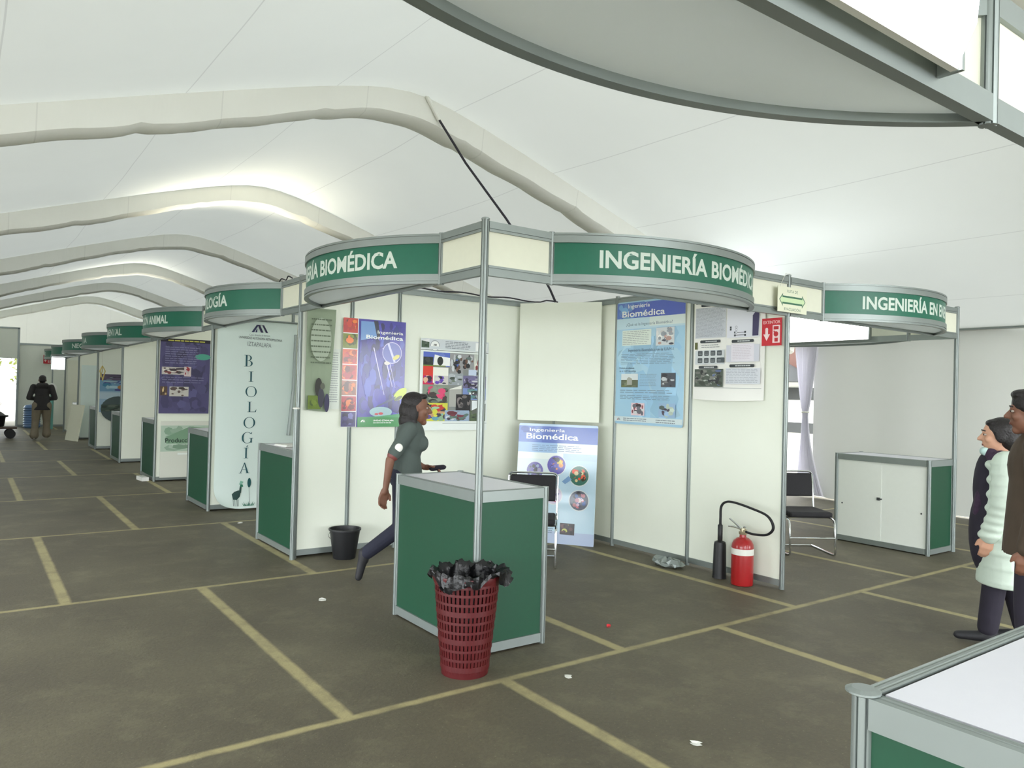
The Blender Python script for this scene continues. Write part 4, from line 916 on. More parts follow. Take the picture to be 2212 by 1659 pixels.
b = MB(); R_ = br(Hb); b.lathe([(R_-0.006, Hb-0.035), (R_+0.008, Hb-0.035), (R_+0.016, Hb-0.008), (R_+0.014, Hb+0.004), (R_, Hb+0.004), (R_-0.006, Hb-0.035)], n=44, cap=False); b.build('rim', 'red_plastic', t, smooth=True)
b = MB(); R = random.Random(11); vs = []; n = 88
prof = [(0.02, 0.06), (0.11, 0.06), (0.150, 0.3), (0.168, Hb-0.02), (0.172, Hb+0.012), (0.184, Hb+0.024), (0.200, Hb+0.012), (0.207, Hb-0.008), (0.209, Hb-0.030)]
for k, (r_b, z) in enumerate(prof):
    for i in range(n):
        a = 2*PI*i/n; cr_ = (0.0 if k < 2 else 0.004 if k < 4 else 0.009)
        wv = cr_*(math.sin(a*9+k*1.3)+0.7*math.sin(a*17+k*2.1)+0.5*math.sin(a*31)); zz = z+(wv*1.1 if k > 3 else 0)
        if k >= 7: zz += 0.028*math.sin(a*3+0.6)+0.02*math.sin(a*7+1); 
        ex = 0.035*max(0, math.cos(a+0.95))**8 if k > 4 else 0
        vs.append(((r_b+wv+ex)*math.cos(a), (r_b+wv+ex)*math.sin(a), zz))
b.add(vs, [(k*n+i, k*n+(i+1) % n, (k+1)*n+(i+1) % n, (k+1)*n+i) for k in range(len(prof)-1) for i in range(n)]+[tuple(range(n))])
b.build('bin_bag', 'bag', t, smooth=True)
# black bucket
t = thing('bucket', (0.40, 2.80, 0), 0, 'black plastic bucket on the floor at the partition behind the walking woman', 'bucket')
b = MB(); b.lathe([(0.098, 0.0), (0.10, 0.004), (0.138, 0.255), (0.147, 0.258), (0.147, 0.272), (0.136, 0.272), (0.094, 0.012), (0.001, 0.01)], n=36); b.build('body', 'black_plastic', t, smooth=True)
b = MB(); b.tube([(0.146*math.cos(a), 0.146*math.sin(a)*0.96, 0.245-0.10*math.sin(a)) for a in [PI*i/16 for i in range(17)]], 0.003, 6); b.build('bail_handle', 'chrome', t)

# ------------------------------------------------------------------ CHAIRS (faces +y locally)
def chair(loc, rz, label):
    t = thing('sled_chair', loc, rz, label, 'chair', 'black visitor chairs'); t.scale = (0.97, 0.97, 0.89)
    b = MB(); b.box(-0.23, 0.23, -0.22, 0.22, 0.42, 0.485); s_ = b.build('seat', 'black_fabric', t, bevel=0.022)
    b = MB(); b.add([(x, y+(-0.05 if z > 0.7 else 0), z) for z in (0.60, 0.87) for y in (-0.265, -0.22) for x in (-0.225, 0.225)], [(0, 2, 3, 1), (4, 5, 7, 6), (0, 1, 5, 4), (2, 6, 7, 3), (0, 4, 6, 2), (1, 3, 7, 5)]); b.build('backrest', 'black_fabric', t, bevel=0.018)
    for sx in (-1, 1):
        x = 0.24*sx; b = MB()
        b.tube(bez([(x, -0.30, 0.86), (x, -0.27, 0.70), (x, -0.245, 0.5), (x, -0.235, 0.44)], 4)+[Vector((x, -0.22, 0.405)), Vector((x, 0.18, 0.405)), Vector((x, 0.22, 0.39)), Vector((x, 0.235, 0.35)), Vector((x, 0.26, 0.05)), Vector((x, 0.25, 0.02)), Vector((x, 0.22, 0.011)), Vector((x, -0.27, 0.011))], 0.011, 8)
        b.build('side_frame', 'chrome', t, smooth=True)
    b = MB(); b.tube([(-0.24, -0.30, 0.86), (-0.22, -0.302, 0.885), (-0.19, -0.303, 0.892), (0.19, -0.303, 0.892), (0.22, -0.302, 0.885), (0.24, -0.30, 0.86)], 0.011, 8); b.build('top_tube', 'chrome', t, smooth=True)
    for (y, z, nm) in ((-0.27, 0.011, 'floor_tube'), (0.25, 0.20, 'cross_tube'), (0.10, 0.405, 'cross_tube')):
        b = MB(); b.tube([(-0.24, y, z), (0.24, y, z)], 0.010, 8); b.build(nm, 'chrome', t, smooth=True)
    return t
chair((1.78, 1.80, 0), rad(140), 'black chair with chrome edge behind the large corner counter')
chair((4.55, 0.83, 0), rad(148), 'black chair on a chrome sled frame half hidden behind the partition, second booth')

# ------------------------------------------------------------------ cables
t = thing('electric_cable', (0, 0, 0), 0, 'dark cable slanting from the roof rib down to the booth corner behind the green signs', 'cable')
b = MB(); b.tube([(1.62, 3.56, 4.66), (2.0, 3.44, 4.10), (2.45, 3.27, 3.52), (2.80, 3.10, 2.98), (2.93, 3.04, 2.74), (2.985, 3.005, 2.60)], 0.014, 8); b.build('cable', 'cable', t, smooth=True)
b = MB(); b.tube([(1.5, 3.52, 4.80), (1.62, 3.55, 4.66), (1.70, 3.54, 4.54)], 0.022, 8); b.build('clamp_strap', 'sleeve', t)
t = thing('electric_cable', (0, 0, 0), 0, 'thin black cable lying along the top rail of the poster wall', 'cable')
b = MB(); b.tube([(1.0+2.0*i/24, 2.985, HT+0.008+0.008*math.sin(i*0.9)+(0.02 if i > 21 else 0)) for i in range(25)], 0.008, 6); b.build('cable', 'cable', t)
t = thing('electric_cable', (0, 0, 0), 0, 'short loop of cable on top of the fascia above the BIOLOGÍA banner', 'cable')
b = MB(); b.tube(bez([(0.0, 3.62, HT), (0.0, 3.55, HT+0.03), (0.01, 3.45, HT+0.01), (0.0, 3.36, HT+0.035), (0.0, 3.25, HT+0.005)], 6), 0.006, 6); b.build('cable', 'cable', t)

# ------------------------------------------------------------------ litter
def scrap(loc, label, s=0.03, mt='paper', n=6, seed=1):
    t = thing('paper_scrap', loc, 0, label, 'litter', 'paper scraps on the floor'); R = random.Random(seed)
    b = MB(); P = [(s*(0.6+0.6*R.random())*math.cos(2*PI*i/n), s*(0.6+0.6*R.random())*math.sin(2*PI*i/n), 0.004+0.012*R.random()) for i in range(n)]
    b.add([(0, 0, 0.003)]+P, [(0, i+1, (i+1) % n+1) for i in range(n)]); b.add([(0, 0, 0.001)]+[(p[0], p[1], 0.001) for p in P], [(0, (i+1) % n+1, i+1) for i in range(n)]); b.build('sheet', mt, t)
scrap((-0.3, 1.58, 0), 'white paper scrap on the floor left of the corner counter', 0.028, seed=2)
scrap((0.27, -0.53, 0), 'paper scrap on the floor just right of the red basket', 0.026, seed=3)
scrap((0.24, -1.45, 0), 'paper scrap near the bottom edge left of the near counter', 0.026, seed=4)
scrap((1.08, 0.01, 0), 'red paper scrap on the floor right of the corner counter', 0.018, 'red_sign', seed=5)
scrap((0.10, 5.0, 0), 'small paper scrap on the floor below the BIOLOGÍA banner', 0.03, seed=6)
t = thing('crumpled_wrapper', (2.80, 1.05, 0), 0, 'grey crumpled plastic wrapper on the floor under the blue poster', 'litter')
b = MB(); R = random.Random(5)
b.ell((0, 0, 0.035), (0.10, 0.16, 0.035), nu=18, nv=8); b.v = [(x*(0.8+0.4*R.random()), y*(0.8+0.4*R.random()), max(0.002, z*(0.6+0.9*R.random()))) for x, y, z in b.v]; b.build('film', 'alu', t)
t = thing('white_box', (0.04, 9.05, 0), 0.1, 'small white box on the floor beside the Producción Animal board', 'box'); t.location = (-0.12, 9.55, 0)
b = MB(); b.box(-0.05, 0.05, -0.16, 0.16, 0, 0.06); b.build('carton', 'paper', t)

# ------------------------------------------------------------------ doorway things at the far left
t = thing('platform_cart', (-1.75, 20.4, 0), 0.0, 'low dark platform cart in the aisle at the far left edge', 'cart')
b = MB(); b.box(-0.5, 0.42, -0.35, 0.35, 0.26, 0.31); b.build('platform', 'wood', t)
for x in (-0.3, 0.28):
    for y in (-0.28, 0.28):
        b = MB(); b.add([(x+0.12*math.cos(2*PI*i/16), y+dy, 0.125+0.12*math.sin(2*PI*i/16)) for dy in (-0.025, 0.025) for i in range(16)], [tuple(range(16)), tuple(range(31, 15, -1))]+[(i, (i+1) % 16, 16+(i+1) % 16, 16+i) for i in range(16)]); b.build('wheel', 'rubber', t)
t = thing('dark_pot', (-1.78, 20.4, 0.31), 0, 'dark flared pot with a spiky plant on the cart at the left edge', 'plant pot')
b = MB(); b.lathe([(0.16, 0), (0.18, 0.02), (0.21, 0.24), (0.27, 0.26), (0.27, 0.30), (0.20, 0.31), (0.12, 0.38), (0.04, 0.42)], n=20); b.build('pot', 'black_plastic', t, smooth=True)
b = MB()
for i in range(9): a = i*0.7; b.tube([(0, 0, 0.4), (0.05*math.cos(a), 0.05*math.sin(a), 0.55), (0.12*math.cos(a), 0.12*math.sin(a), 0.62+0.02*i)], [0.01, 0.008, 0.003], 5)
b.build('plant', 'leaf', t)
t = thing('water_barrel', (-0.68, 25.4, 0), 0, 'ribbed blue plastic barrel beside the man at the far wall', 'barrel')
b = MB(); pr = [(0.2, 0.0)]
for i in range(9): z = 0.03+i*0.075; pr += [(0.225, z), (0.25, z+0.03), (0.225, z+0.06)]
pr += [(0.20, 0.74), (0.1, 0.76)]; b.lathe(pr, n=24); b.build('shell', 'blue_plastic', t, smooth=True)
b = MB(); b.lathe([(0.06, 0.755), (0.06, 0.79)], n=16); b.build('lid', 'label_white', t)

# ------------------------------------------------------------------ curtain at the side door
t = thing('tied_curtain', (8.45, 3.33, 0), 0, 'gathered white curtain tied at the tent side opening, lit from outside', 'curtain')
b = MB(); vs = []; nz = 40; nx = 60
for i in range(nz+1):
    z = 0.05+2.37*i/nz
    if z > 1.35: w_ = 0.05+0.16*((z-1.35)/1.07)**0.8; c = 0.0
    else: w_ = 0.05+0.20*((1.35-z)/1.3)**1.6; c = -0.10*((1.35-z)/1.3)**2
    for j in range(nx+1):
        u_c = -1+2*j/nx; vs.append((0.03*math.sin(j*1.35+0.4*z)*(0.5+w_*3), c-w_*u_c, z))
b.add(vs, [(i*(nx+1)+j, i*(nx+1)+j+1, (i+1)*(nx+1)+j+1, (i+1)*(nx+1)+j) for i in range(nz) for j in range(nx)]); b.build('cloth', 'curtain', t, smooth=True)
b = MB(); b.tube([(0.05*math.cos(a), 0.055*math.sin(a), 1.36) for a in [2*PI*i/12 for i in range(12)]], 0.012, 6, closed=True); b.build('tie', 'string', t)
# ------------------------------------------------------------------ outdoors
t = thing('brick_building', (14.0, 7.5, 0), 0, 'brick and white plaster building seen outside through the tent side opening', 'building')
b = MB(); b.box(0, 4, -4, 6, 2.2, 5); b.build('brick_wall', 'brick', t); b = MB(); b.box(-0.02, 4, -4, 6, 0, 2.2); b.build('lower_wall', 'plaster', t)
b = MB(); b.box(-0.06, 0.0, -1.0, 0.1, 1.55, 1.85); b.box(-0.06, 0, -0.9, 0.2, 0.75, 1.0); b.build('window', 'awning', t)
b = MB(); b.lathe([(1.0, 1.98), (0.9, 2.2), (0.5, 2.42), (0.02, 2.5)], (-0.3, 0.25, 0), 24); b.build('awning', 'awning', t, smooth=True)
R = random.Random(9)
for i, (x, y) in enumerate(((-2.7, 36), (0.6, 37.5), (-6.0, 38), (4.0, 39), (-9.4, 37))):
    t = thing('leafy_tree', (x, y, 0), R.random()*6, ['yellow-green leafy tree just outside the far doorway', 'leafy tree at the right jamb outside the far doorway', 'leafy tree outside to the left of the doorway', 'leafy tree outside behind the far wall', 'leafy tree outside at far left'][i], 'tree', 'trees outside the far doorway')
    b = MB(); b.tube([(0, 0, 0), (0.1, 0, 1.2), (0, 0.1, 2.6)], [0.14, 0.1, 0.06], 8); b.build('trunk', 'bark', t)
    b = MB()
    for k in range(900):
        a = R.random()*6.28; ph = math.acos(2*R.random()-1); q = R.random()**0.4; c = Vector((1.5*q*math.sin(ph)*math.cos(a), 1.5*q*math.sin(ph)*math.sin(a), 2.1+1.7*q*math.cos(ph)))
        d1 = Vector((R.random()-0.5, R.random()-0.5, R.random()-0.5)).normalized()*0.13; d2 = d1.cross(Vector((R.random(), R.random(), R.random()))).normalized()*0.07
        b.add([c-d1, c+d2, c+d1, c-d2], [(0, 1, 2, 3)])
    b.build('crown', 'leaf', t)

# ------------------------------------------------------------------ PEOPLE
def remesh(o, vox, it=4, fac=0.5):
    r = o.modifiers.new('remesh', 'REMESH'); r.mode = 'VOXEL'; r.voxel_size = vox; r.use_smooth_shade = True
    s_ = o.modifiers.new('smooth', 'SMOOTH'); s_.iterations = it; s_.factor = fac
    return o
def head_geo(b, c, yaw, s=1.0, pitch=0.0):
    """closed head masses around centre c (mid skull), face towards +x rotated by yaw"""
    M = Matrix.Rotation(yaw, 3, 'Z') @ Matrix.Rotation(pitch, 3, 'Y')
    def p(x, y, z): return Vector(c)+M @ Vector((x*s, y*s, z*s))
    b.ell(p(-0.008, 0, 0.03), (0.096*s, 0.076*s, 0.088*s), rot=M); b.ell(p(0.022, 0, -0.025), (0.068*s, 0.062*s, 0.085*s), rot=M)
    b.cap(p(0.035, 0, -0.075), p(0.055, 0, -0.092), 0.036*s, 0.026*s)          # jaw, chin
    b.cap(p(0.086, 0, 0.018), p(0.108, 0, -0.018), 0.008*s, 0.014*s)           # nose
    b.ell(p(0.094, 0, -0.022), (0.012*s, 0.018*s, 0.009*s), rot=M)
    b.cap(p(0.080, -0.03, 0.032), p(0.080, 0.03, 0.032), 0.012*s, 0.012*s)     # brow
    b.ell(p(0.082, 0, -0.054), (0.012*s, 0.024*s, 0.010*s), rot=M)             # mouth
    for q in (-1, 1):
        b.ell(p(0.058, q*0.040, -0.018), (0.026*s, 0.022*s, 0.024*s), rot=M); b.ell(p(-0.005, q*0.074, -0.002), (0.018*s, 0.010*s, 0.030*s), rot=M)
    return p, M
def hand_geo(b, wr, dr, side, curl=0.5, s=1.0, up=(0, 0, 1)):
    """palm, four fingers with two bends and a thumb; dr = direction of the hand, side = thumb direction"""
    d = Vector(dr).normalized(); sd = Vector(side); sd = (sd-d*sd.dot(d)).normalized(); nrm = d.cross(sd).normalized(); wr = Vector(wr)
    b.cap(wr, wr+d*0.03*s, 0.024*s, 0.026*s)
    for i in range(4):
        o = sd*(0.030-0.019*i)*s; b.cap(wr+d*0.02*s+o*0.7, wr+d*0.088*s+o, 0.014*s, 0.0125*s)
        L = (0.040, 0.045, 0.042, 0.033)[i]*s; r = 0.0095*s; k = wr+d*0.088*s+o
        a1 = curl*0.8; p1 = k+(d*math.cos(a1)+nrm*math.sin(a1))*L; a2 = curl*2.0; p2 = p1+(d*math.cos(a2)+nrm*math.sin(a2))*L*0.7; a3 = curl*2.8; p3 = p2+(d*math.cos(a3)+nrm*math.sin(a3))*L*0.5
        b.cap(k, p1, r*1.1, r, n=8); b.cap(p1, p2, r, r*0.92, n=8); b.cap(p2, p3, r*0.92, r*0.8, n=8)
    k = wr+d*0.03*s+sd*0.022*s; p1 = k+(d*0.6+sd*0.75).normalized()*0.038*s; p2 = p1+(d*0.9+sd*0.25+nrm*0.4*curl).normalized()*0.032*s
    b.cap(k, p1, 0.0135*s, 0.0115*s, n=8); b.cap(p1, p2, 0.0115*s, 0.009*s, n=8)
def eyes(t, p, M, s, lips=True):
    for q in (-1, 1):
        b = MB(); b.ell(p(0.078, q*0.030, 0.012), (0.0105*s, 0.012*s, 0.007*s), rot=M); e = b.build('eye', 'eye', t, smooth=True)
        b = MB(); b.ell(p(0.0865, q*0.031, 0.012), (0.004*s, 0.0065*s, 0.0062*s), rot=M); b.build('iris', 'iris', e, smooth=True)
        b = MB(); b.tube([p(0.088, q*0.014, 0.036), p(0.091, q*0.030, 0.041), p(0.080, q*0.046, 0.036)], 0.004*s, 6); b.build('eyebrow', 'hair', t)
    if lips: b = MB(); b.ell(p(0.088, 0, -0.053), (0.005*s, 0.022*s, 0.004*s), rot=M); b.ell(p(0.088, 0, -0.059), (0.005*s, 0.018*s, 0.004*s), rot=M); b.build('lips', 'lips', t, smooth=True)
def torso(b, J, sw, k=1.0):
    """J: pelvis, waist, chest, neck points; sw: half shoulder width"""
    pe, wa, ch, nk = [Vector(J[q]) for q in ('pelvis', 'waist', 'chest', 'neck')]
    sl, sr = Vector(J['shL']), Vector(J['shR'])
    yaw = math.atan2(-(sl-sr).x, (sl-sr).y); M = Matrix.Rotation(yaw, 3, 'Z')
    b.ell(pe, (0.115*k, 0.165*k, 0.13*k), rot=M); b.ell(wa, (0.095*k, 0.130*k, 0.15*k), rot=M); b.ell(ch, (0.115*k, 0.155*k, 0.17*k), rot=M)
    b.ell((pe+wa)/2, (0.10*k, 0.145*k, 0.13*k), rot=M); b.ell((ch+wa)/2, (0.105*k, 0.142*k, 0.14*k), rot=M)
    b.cap(sl, sr, 0.060*k, 0.060*k); b.cap(ch+(nk-ch)*0.5, nk, 0.075*k, 0.055*k)
def hem(b, z0, z1, r0, r1, cx=0.0):
    n = 24; vs = []
    for z, (a_, c_) in ((z0, r0), (z1, r1)): vs += [(cx+a_*math.cos(2*PI*i/n), c_*math.sin(2*PI*i/n), z) for i in range(n)]
    b.add(vs, [tuple(range(n-1, -1, -1)), tuple(range(n, 2*n))]+[(i, (i+1) % n, n+(i+1) % n, n+i) for i in range(n)])
def shoe(b, an, toe_dir, s=1.0, foot=None):
    an = Vector(an); d = Vector(toe_dir).normalized()
    b.cap(an+Vector((0, 0, -0.03))-d*0.03, an+d*0.16*s+Vector((0, 0, -0.048)) if foot is None else Vector(foot), 0.042*s, 0.030*s, flat=((0, 0, 1), 0.9))

def person(name, loc, rz, label, J, style):
    t = thing('person', loc, rz, label, 'person'); s = style.get('s', 1.0); hs = style.get('hs', 1.0)
    b = MB(); p, M = head_geo(b, J['head'], style.get('hyaw', 0), hs, style.get('hpitch', 0))
    nk = Vector(J['neck']); b.cap(nk-Vector((0, 0, 0.03)), Vector(J['head'])+Vector((-0.015, 0, -0.06)), 0.056, 0.050)
    torso(b, J, 0, 0.92)
    for q in 'LR':
        sh, el, wr = [Vector(J[k+q]) for k in ('sh', 'el', 'wr')]; b.cap(sh, el, 0.045, 0.036); b.cap(el, wr, 0.037, 0.024)
        hp, kn, an = [Vector(J[k+q]) for k in ('hip', 'kn', 'an')]; b.cap(hp, kn, 0.078, 0.052); b.cap(kn, kn+(an-kn)*0.35, 0.052, 0.054); b.cap(kn+(an-kn)*0.3, an, 0.054, 0.034)
        hd = J.get('hd'+q, wr-el); hand_geo(b, wr, hd, J.get('th'+q, (1, 0, 0)), J.get('cu'+q, 0.45), s)
    remesh(b.build('body', style['skin'], t, smooth=True), 0.0065, 3, 0.4)
    if style.get('face', True): eyes(t, p, M, hs, style.get('lips', True))
    # trousers
    b = MB(); pe = Vector(J['pelvis']); sl, sr = Vector(J['hipL']), Vector(J['hipR'])
    yaw = math.atan2(-(sl-sr).x, (sl-sr).y); MM = Matrix.Rotation(yaw, 3, 'Z'); kt = style.get('tk', 1.0)
    b.ell(pe, (0.128, 0.175, 0.14), rot=MM); b.ell(pe+Vector((0, 0, 0.07)), (0.112, 0.155, 0.10), rot=MM)
    for q in 'LR':
        hp, kn, an = [Vector(J[k+q]) for k in ('hip', 'kn', 'an')]; b.cap(hp, kn, 0.094*kt, 0.066*kt); b.cap(kn, kn+(an-kn)*0.92, 0.066*kt, 0.056*kt)
        if style.get('baggy'): b.cap(kn+(an-kn)*0.6, kn+(an-kn)*0.93, 0.066*kt, 0.078*kt)
    remesh(b.build('trousers', style['legs'], t, smooth=True), 0.009, 3)
    for q in 'LR':
        b = MB(); shoe(b, J['an'+q], J.get('to'+q, (1, 0, 0)), s, J.get('toe'+q)); an = Vector(J['an'+q]); b.cap(an+Vector((0, 0, -0.035)), an+Vector((0, 0, 0.02)), 0.044, 0.042)
        remesh(b.build('shoe', style['shoe'], t, smooth=True), 0.008, 2)
    return t, p, M

# --- woman walking past the posters (profile to the right)
hx = 0.0
J = dict(pelvis=(0.0, 0, 0.86), waist=(0.02, 0, 1.00), chest=(0.045, 0, 1.15), neck=(0.045, 0, 1.285), head=(0.085, 0, 1.395),
         shL=(0.055, 0.155, 1.235), elL=(0.03, 0.20, 0.98), wrL=(0.18, 0.17, 0.90), hdL=(1, -0.1, 0.0), thL=(0, -1, 0.3), cuL=0.6,
         shR=(0.025, -0.155, 1.235), elR=(-0.125, -0.20, 0.995), wrR=(-0.155, -0.20, 0.77), hdR=(-0.25, 0, -1), thR=(1, 0.3, 0), cuR=0.5,
         hipL=(0.02, 0.085, 0.83), knL=(0.27, 0.085, 0.50), anL=(0.36, 0.085, 0.085), toL=(1, 0, 0.05),
         hipR=(-0.01, -0.085, 0.83), knR=(-0.02, -0.09, 0.44), anR=(-0.31, -0.10, 0.225), toR=(-0.1, 0, -1), toeR=(-0.345, -0.10, 0.05))
WR = rad(-24)
t, p, M = person('woman', (0.485, 1.845, 0), WR, 'woman in dark grey t-shirt and navy trousers walking to the right past the posters', J, dict(skin='skin', legs='navy', shoe='shoe', hs=1.12))
b = MB(); torso(b, J, 0, 1.06)
for q in 'LR':
    sh, el = Vector(J['sh'+q]), Vector(J['el'+q]); b.cap(sh, sh+(el-sh)*0.78, 0.064, 0.056)
b.ell((0.13, 0.06, 1.12), (0.06, 0.07, 0.07)); b.ell((0.13, -0.06, 1.12), (0.06, 0.07, 0.07)); hem(b, 0.83, 1.06, (0.145, 0.185), (0.115, 0.15), 0.01)
remesh(b.build('t_shirt', 'shirt_grey', t, smooth=True), 0.008, 4)
b = MB(); b.ell((-0.062, -0.233, 1.095), (0.032, 0.012, 0.034)); b.build('sleeve_badge', 'label_white', t, smooth=True)
b = MB(); b.cap((-0.090, -0.190, 1.055), (-0.103, -0.194, 1.03), 0.050, 0.048); remesh(b.build('sleeve_hem', 'lips', t, smooth=True), 0.006, 1)
def hairp(b, p, M, pts):
    for (x, y, z, rx, ry, rz_) in pts: b.ell(p(x, y, z), (rx, ry, rz_), rot=M)
b = MB(); hairp(b, p, M, [(-0.022, 0, 0.052, 0.100, 0.090, 0.088), (-0.055, 0, -0.01, 0.080, 0.094, 0.10), (-0.065, 0, -0.085, 0.070, 0.090, 0.075), (-0.030, 0.066, -0.03, 0.050, 0.030, 0.085), (-0.030, -0.066, -0.03, 0.050, 0.030, 0.085), (-0.03, 0.062, -0.10, 0.045, 0.032, 0.05), (-0.03, -0.062, -0.10, 0.045, 0.032, 0.05), (0.045, 0, 0.095, 0.042, 0.062, 0.026)])
remesh(b.build('hair', 'hair', t, smooth=True), 0.007, 2)
tp = thing('dark_pouch', (0.485, 1.845, 0), WR, 'small dark pouch held forward in the walking woman\'s hand', 'pouch'); b = MB(); b.cap((0.25, 0.15, 0.895), (0.335, 0.14, 0.905), 0.034, 0.03, flat=((0, 0, 1), 0.7)); b.build('pouch', 'dark_cloth', tp, smooth=True)

# --- man seen from behind far down the aisle (faces +x locally, turned away)
J = dict(pelvis=(0, 0, 0.93), waist=(0.0, 0, 1.10), chest=(0.02, 0, 1.27), neck=(0.04, 0, 1.44), head=(0.10, 0, 1.56),
         shL=(0.02, 0.20, 1.385), elL=(0.0, 0.29, 1.10), wrL=(0.20, 0.12, 1.06), shR=(0.02, -0.20, 1.385), elR=(0.0, -0.29, 1.10), wrR=(0.20, -0.12, 1.06),
         hdL=(0.6, -1, 0), hdR=(0.6, 1, 0), thL=(0, 0, 1), thR=(0, 0, 1), hipL=(0, 0.10, 0.90), knL=(0.06, 0.13, 0.50), anL=(-0.02, 0.15, 0.09), hipR=(0, -0.10, 0.90), knR=(0.10, -0.12, 0.50), anR=(0.12, -0.13, 0.12))
t, p, M = person('man', (-0.82, 19.6, 0), rad(88), 'man in dark hoodie and baggy khaki trousers, back turned, far down the aisle', J, dict(skin='skin', legs='khaki', shoe='shoe_white', baggy=1, tk=1.35, face=False, hpitch=0.2, hs=1.12))
b = MB(); torso(b, J, 0, 1.12)
for q in 'LR':
    sh, el, wr = Vector(J['sh'+q]), Vector(J['el'+q]), Vector(J['wr'+q]); b.cap(sh, el, 0.075, 0.066); b.cap(el, wr, 0.064, 0.05)
b.cap((-0.06, -0.07, 1.42), (-0.06, 0.07, 1.42), 0.075, 0.075); hem(b, 0.78, 1.15, (0.16, 0.205), (0.13, 0.17)); remesh(b.build('hoodie', 'hoodie', t, smooth=True), 0.012, 3)
b = MB(); hairp(b, p, M, [(-0.02, 0, 0.045, 0.103, 0.086, 0.085), (-0.05, 0, 0.0, 0.07, 0.08, 0.08)]); remesh(b.build('hair', 'hair', t, smooth=True), 0.008, 1)

# --- young woman in the white padded coat (right edge, looking left)
J = dict(pelvis=(0, 0, 0.80), waist=(0.0, 0, 0.95), chest=(0.01, 0, 1.10), neck=(0.01, 0, 1.235), head=(0.05, 0, 1.345),
         shL=(0.02, 0.155, 1.18), elL=(0.03, 0.21, 0.92), wrL=(0.10, 0.17, 0.72), shR=(0.0, -0.155, 1.18), elR=(-0.05, -0.21, 0.93), wrR=(0.02, -0.20, 0.72),
         hdL=(0.2, 0, -1), hdR=(0.1, 0, -1), thL=(1, 0, 0), thR=(1, 0, 0), hipL=(0, 0.085, 0.78), knL=(0.06, 0.09, 0.43), anL=(0.10, 0.09, 0.085), hipR=(0, -0.085, 0.78), knR=(-0.04, -0.09, 0.43), anR=(-0.12, -0.09, 0.085))
WA = (3.08, -1.60, 0)
t, p, M = person('woman', WA, rad(116), 'young woman in white padded coat and dark scarf near the right edge', J, dict(skin='skin_light', legs='dark_cloth', shoe='shoe', hyaw=0.05, hs=1.0, tk=1.1))
b = MB()
for i in range(9):
    z = 1.16-i*0.092; k = 1.0+0.015*i
    b.ell((-0.015, 0, z), (0.162*k, 0.215*k, 0.062))
hem(b, 0.39, 1.16, (0.175, 0.235), (0.135, 0.185), -0.01); b.cap((-0.02, -0.15, 1.18), (-0.02, 0.15, 1.18), 0.08, 0.08)
remesh(b.build('padded_coat', 'puffer', t, smooth=True), 0.009, 3)
for q in 'LR':
    b = MB(); sh, el, wr = Vector(J['sh'+q]), Vector(J['el'+q]), Vector(J['wr'+q]); b.cap(sh, el, 0.082, 0.072); b.cap(el, wr, 0.072, 0.058)
    for i in range(9):
        u_ = i/8; c = sh+(el-sh)*min(1, u_*2) if u_ < 0.5 else el+(wr-el)*(u_*2-1); b.ell(c, (0.089-0.018*u_, 0.087-0.018*u_, 0.040))
    remesh(b.build('coat_sleeve', 'puffer', t, smooth=True), 0.008, 4)
b = MB(); b.ell((0.12, 0, 1.0), (0.07, 0.12, 0.24)); b.ell((0.12, 0.0, 0.72), (0.09, 0.14, 0.28)); remesh(b.build('dark_top', 'dark_cloth', t, smooth=True), 0.009, 3)
b = MB(); R = random.Random(4)
for i in range(14): a = 2*PI*i/14; b.ell((0.025+0.075*math.cos(a), 0.085*math.sin(a), 1.215+0.012*math.sin(i*2.3)+0.012*math.cos(a)), (0.040, 0.040, 0.036))
b.cap((0.10, 0.03, 1.20), (0.145, 0.05, 1.0), 0.045, 0.05, flat=((1, 0, 0), 0.6)); b.cap((0.145, 0.05, 1.0), (0.165, 0.06, 0.86), 0.05, 0.045, flat=((1, 0, 0), 0.6)); b.cap((0.09, -0.05, 1.19), (0.13, -0.05, 0.96), 0.042, 0.045, flat=((1, 0, 0), 0.6))
remesh(b.build('scarf', 'scarf', t, smooth=True), 0.007, 2)
b = MB(); b.cap(p(0.075, -0.03, -0.10), p(0.075, 0.03, -0.10), 0.028, 0.028); b.build('lowered_mask', 'mask', t, smooth=True)
b = MB(); hairp(b, p, M, [(-0.022, 0, 0.045, 0.100, 0.087, 0.086), (-0.06, 0, -0.01, 0.070, 0.084, 0.09), (-0.105, 0, -0.02, 0.05, 0.05, 0.06), (-0.09, 0.0, -0.09, 0.05, 0.06, 0.08), (0.035, 0, 0.088, 0.04, 0.06, 0.026), (-0.01, 0.070, 0.01, 0.04, 0.016, 0.05), (-0.01, -0.070, 0.01, 0.04, 0.016, 0.05)])
remesh(b.build('hair', 'hair', t, smooth=True), 0.007, 2)

# --- person cut by the right edge
J = dict(pelvis=(0, 0, 0.90), waist=(0.0, 0, 1.05), chest=(0.01, 0, 1.22), neck=(0.01, 0, 1.385), head=(0.05, 0, 1.51),
         shL=(0.01, 0.19, 1.33), elL=(0.0, 0.25, 1.05), wrL=(0.06, 0.22, 0.80), shR=(0.01, -0.19, 1.33), elR=(0.0, -0.25, 1.05), wrR=(0.06, -0.22, 0.80),
         hdL=(0.1, 0, -1), hdR=(0.1, 0, -1), hipL=(0, 0.09, 0.87), knL=(0.04, 0.10, 0.48), anL=(0.02, 0.11, 0.085), hipR=(0, -0.09, 0.87), knR=(0.02, -0.10, 0.48), anR=(-0.06, -0.11, 0.085))
t, p, M = person('man', (2.34, -2.04, 0), rad(112), 'person in olive-brown jacket cut off by the right edge, beside the white coat', J, dict(skin='skin', legs='dark_cloth', shoe='shoe', tk=1.15))
b = MB(); torso(b, J, 0, 1.22)
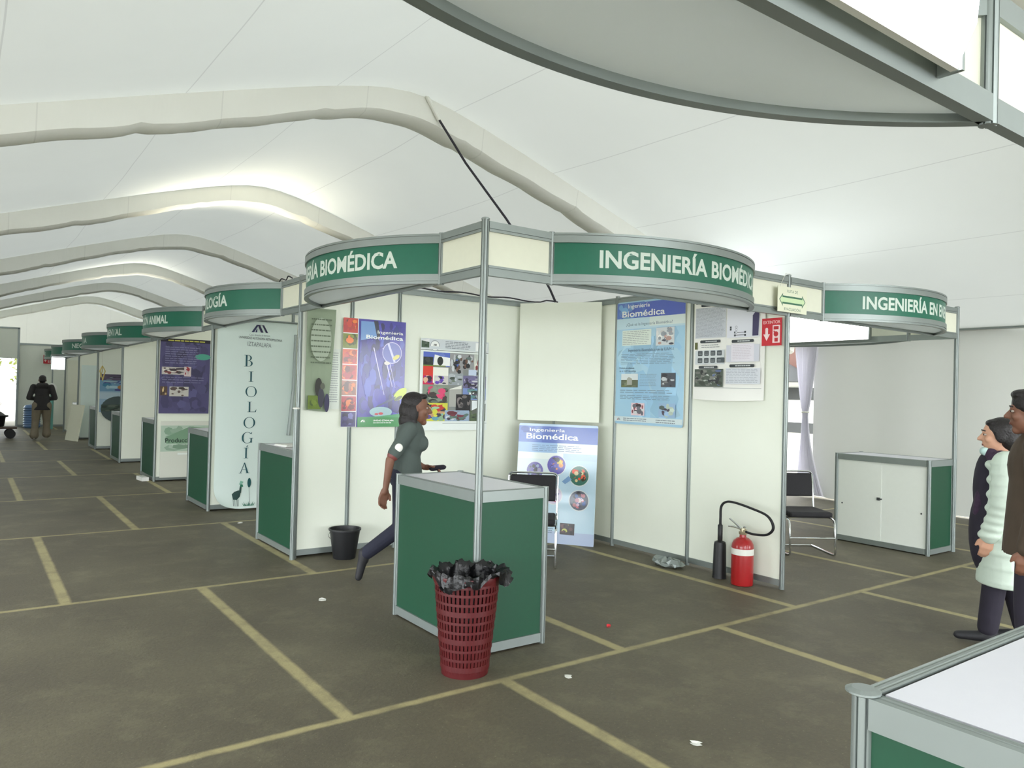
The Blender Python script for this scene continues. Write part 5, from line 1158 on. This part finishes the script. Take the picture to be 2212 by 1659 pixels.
for q in 'LR':
    sh, el, wr = Vector(J['sh'+q]), Vector(J['el'+q]), Vector(J['wr'+q]); b.cap(sh, el, 0.080, 0.068); b.cap(el, wr, 0.066, 0.05)
hem(b, 0.74, 1.15, (0.17, 0.22), (0.14, 0.18)); remesh(b.build('jacket', 'olive_jacket', t, smooth=True), 0.010, 3)
b = MB(); hairp(b, p, M, [(-0.02, 0, 0.055, 0.106, 0.092, 0.092), (-0.055, 0, 0.0, 0.07, 0.084, 0.085), (0.04, 0, 0.105, 0.05, 0.066, 0.03)]); remesh(b.build('hair', 'hair', t, smooth=True), 0.008, 1)

# --- person outside the far doorway, at the left edge
J2 = dict(pelvis=(0, 0, 0.90), waist=(0.0, 0, 1.05), chest=(0.01, 0, 1.22), neck=(0.01, 0, 1.385), head=(0.05, 0, 1.51),
         shL=(0.01, 0.19, 1.33), elL=(0.0, 0.25, 1.05), wrL=(0.06, 0.22, 0.80), shR=(0.01, -0.19, 1.33), elR=(0.0, -0.25, 1.05), wrR=(0.06, -0.22, 0.80),
         hdL=(0.1, 0, -1), hdR=(0.1, 0, -1), hipL=(0, 0.09, 0.87), knL=(0.04, 0.10, 0.48), anL=(0.02, 0.11, 0.085), hipR=(0, -0.09, 0.87), knR=(0.02, -0.10, 0.48), anR=(-0.06, -0.11, 0.085))
t, p, M = person('visitor', (-2.02, 25.0, 0), rad(-90), 'person in light blue shirt in the far doorway, almost cut off by the left edge', J2, dict(skin='skin_light', legs='purple_cloth', shoe='shoe', tk=1.1))
b = MB(); torso(b, J2, 0, 1.12)
for q in 'LR':
    sh, el, wr = Vector(J2['sh'+q]), Vector(J2['el'+q]), Vector(J2['wr'+q]); b.cap(sh, el, 0.066, 0.056); b.cap(el, wr, 0.054, 0.04)
remesh(b.build('shirt', 'lightblue', t, smooth=True), 0.012, 2)
b = MB(); hairp(b, p, M, [(-0.02, 0, 0.05, 0.103, 0.088, 0.088)]); remesh(b.build('hair', 'hair', t, smooth=True), 0.01, 1)
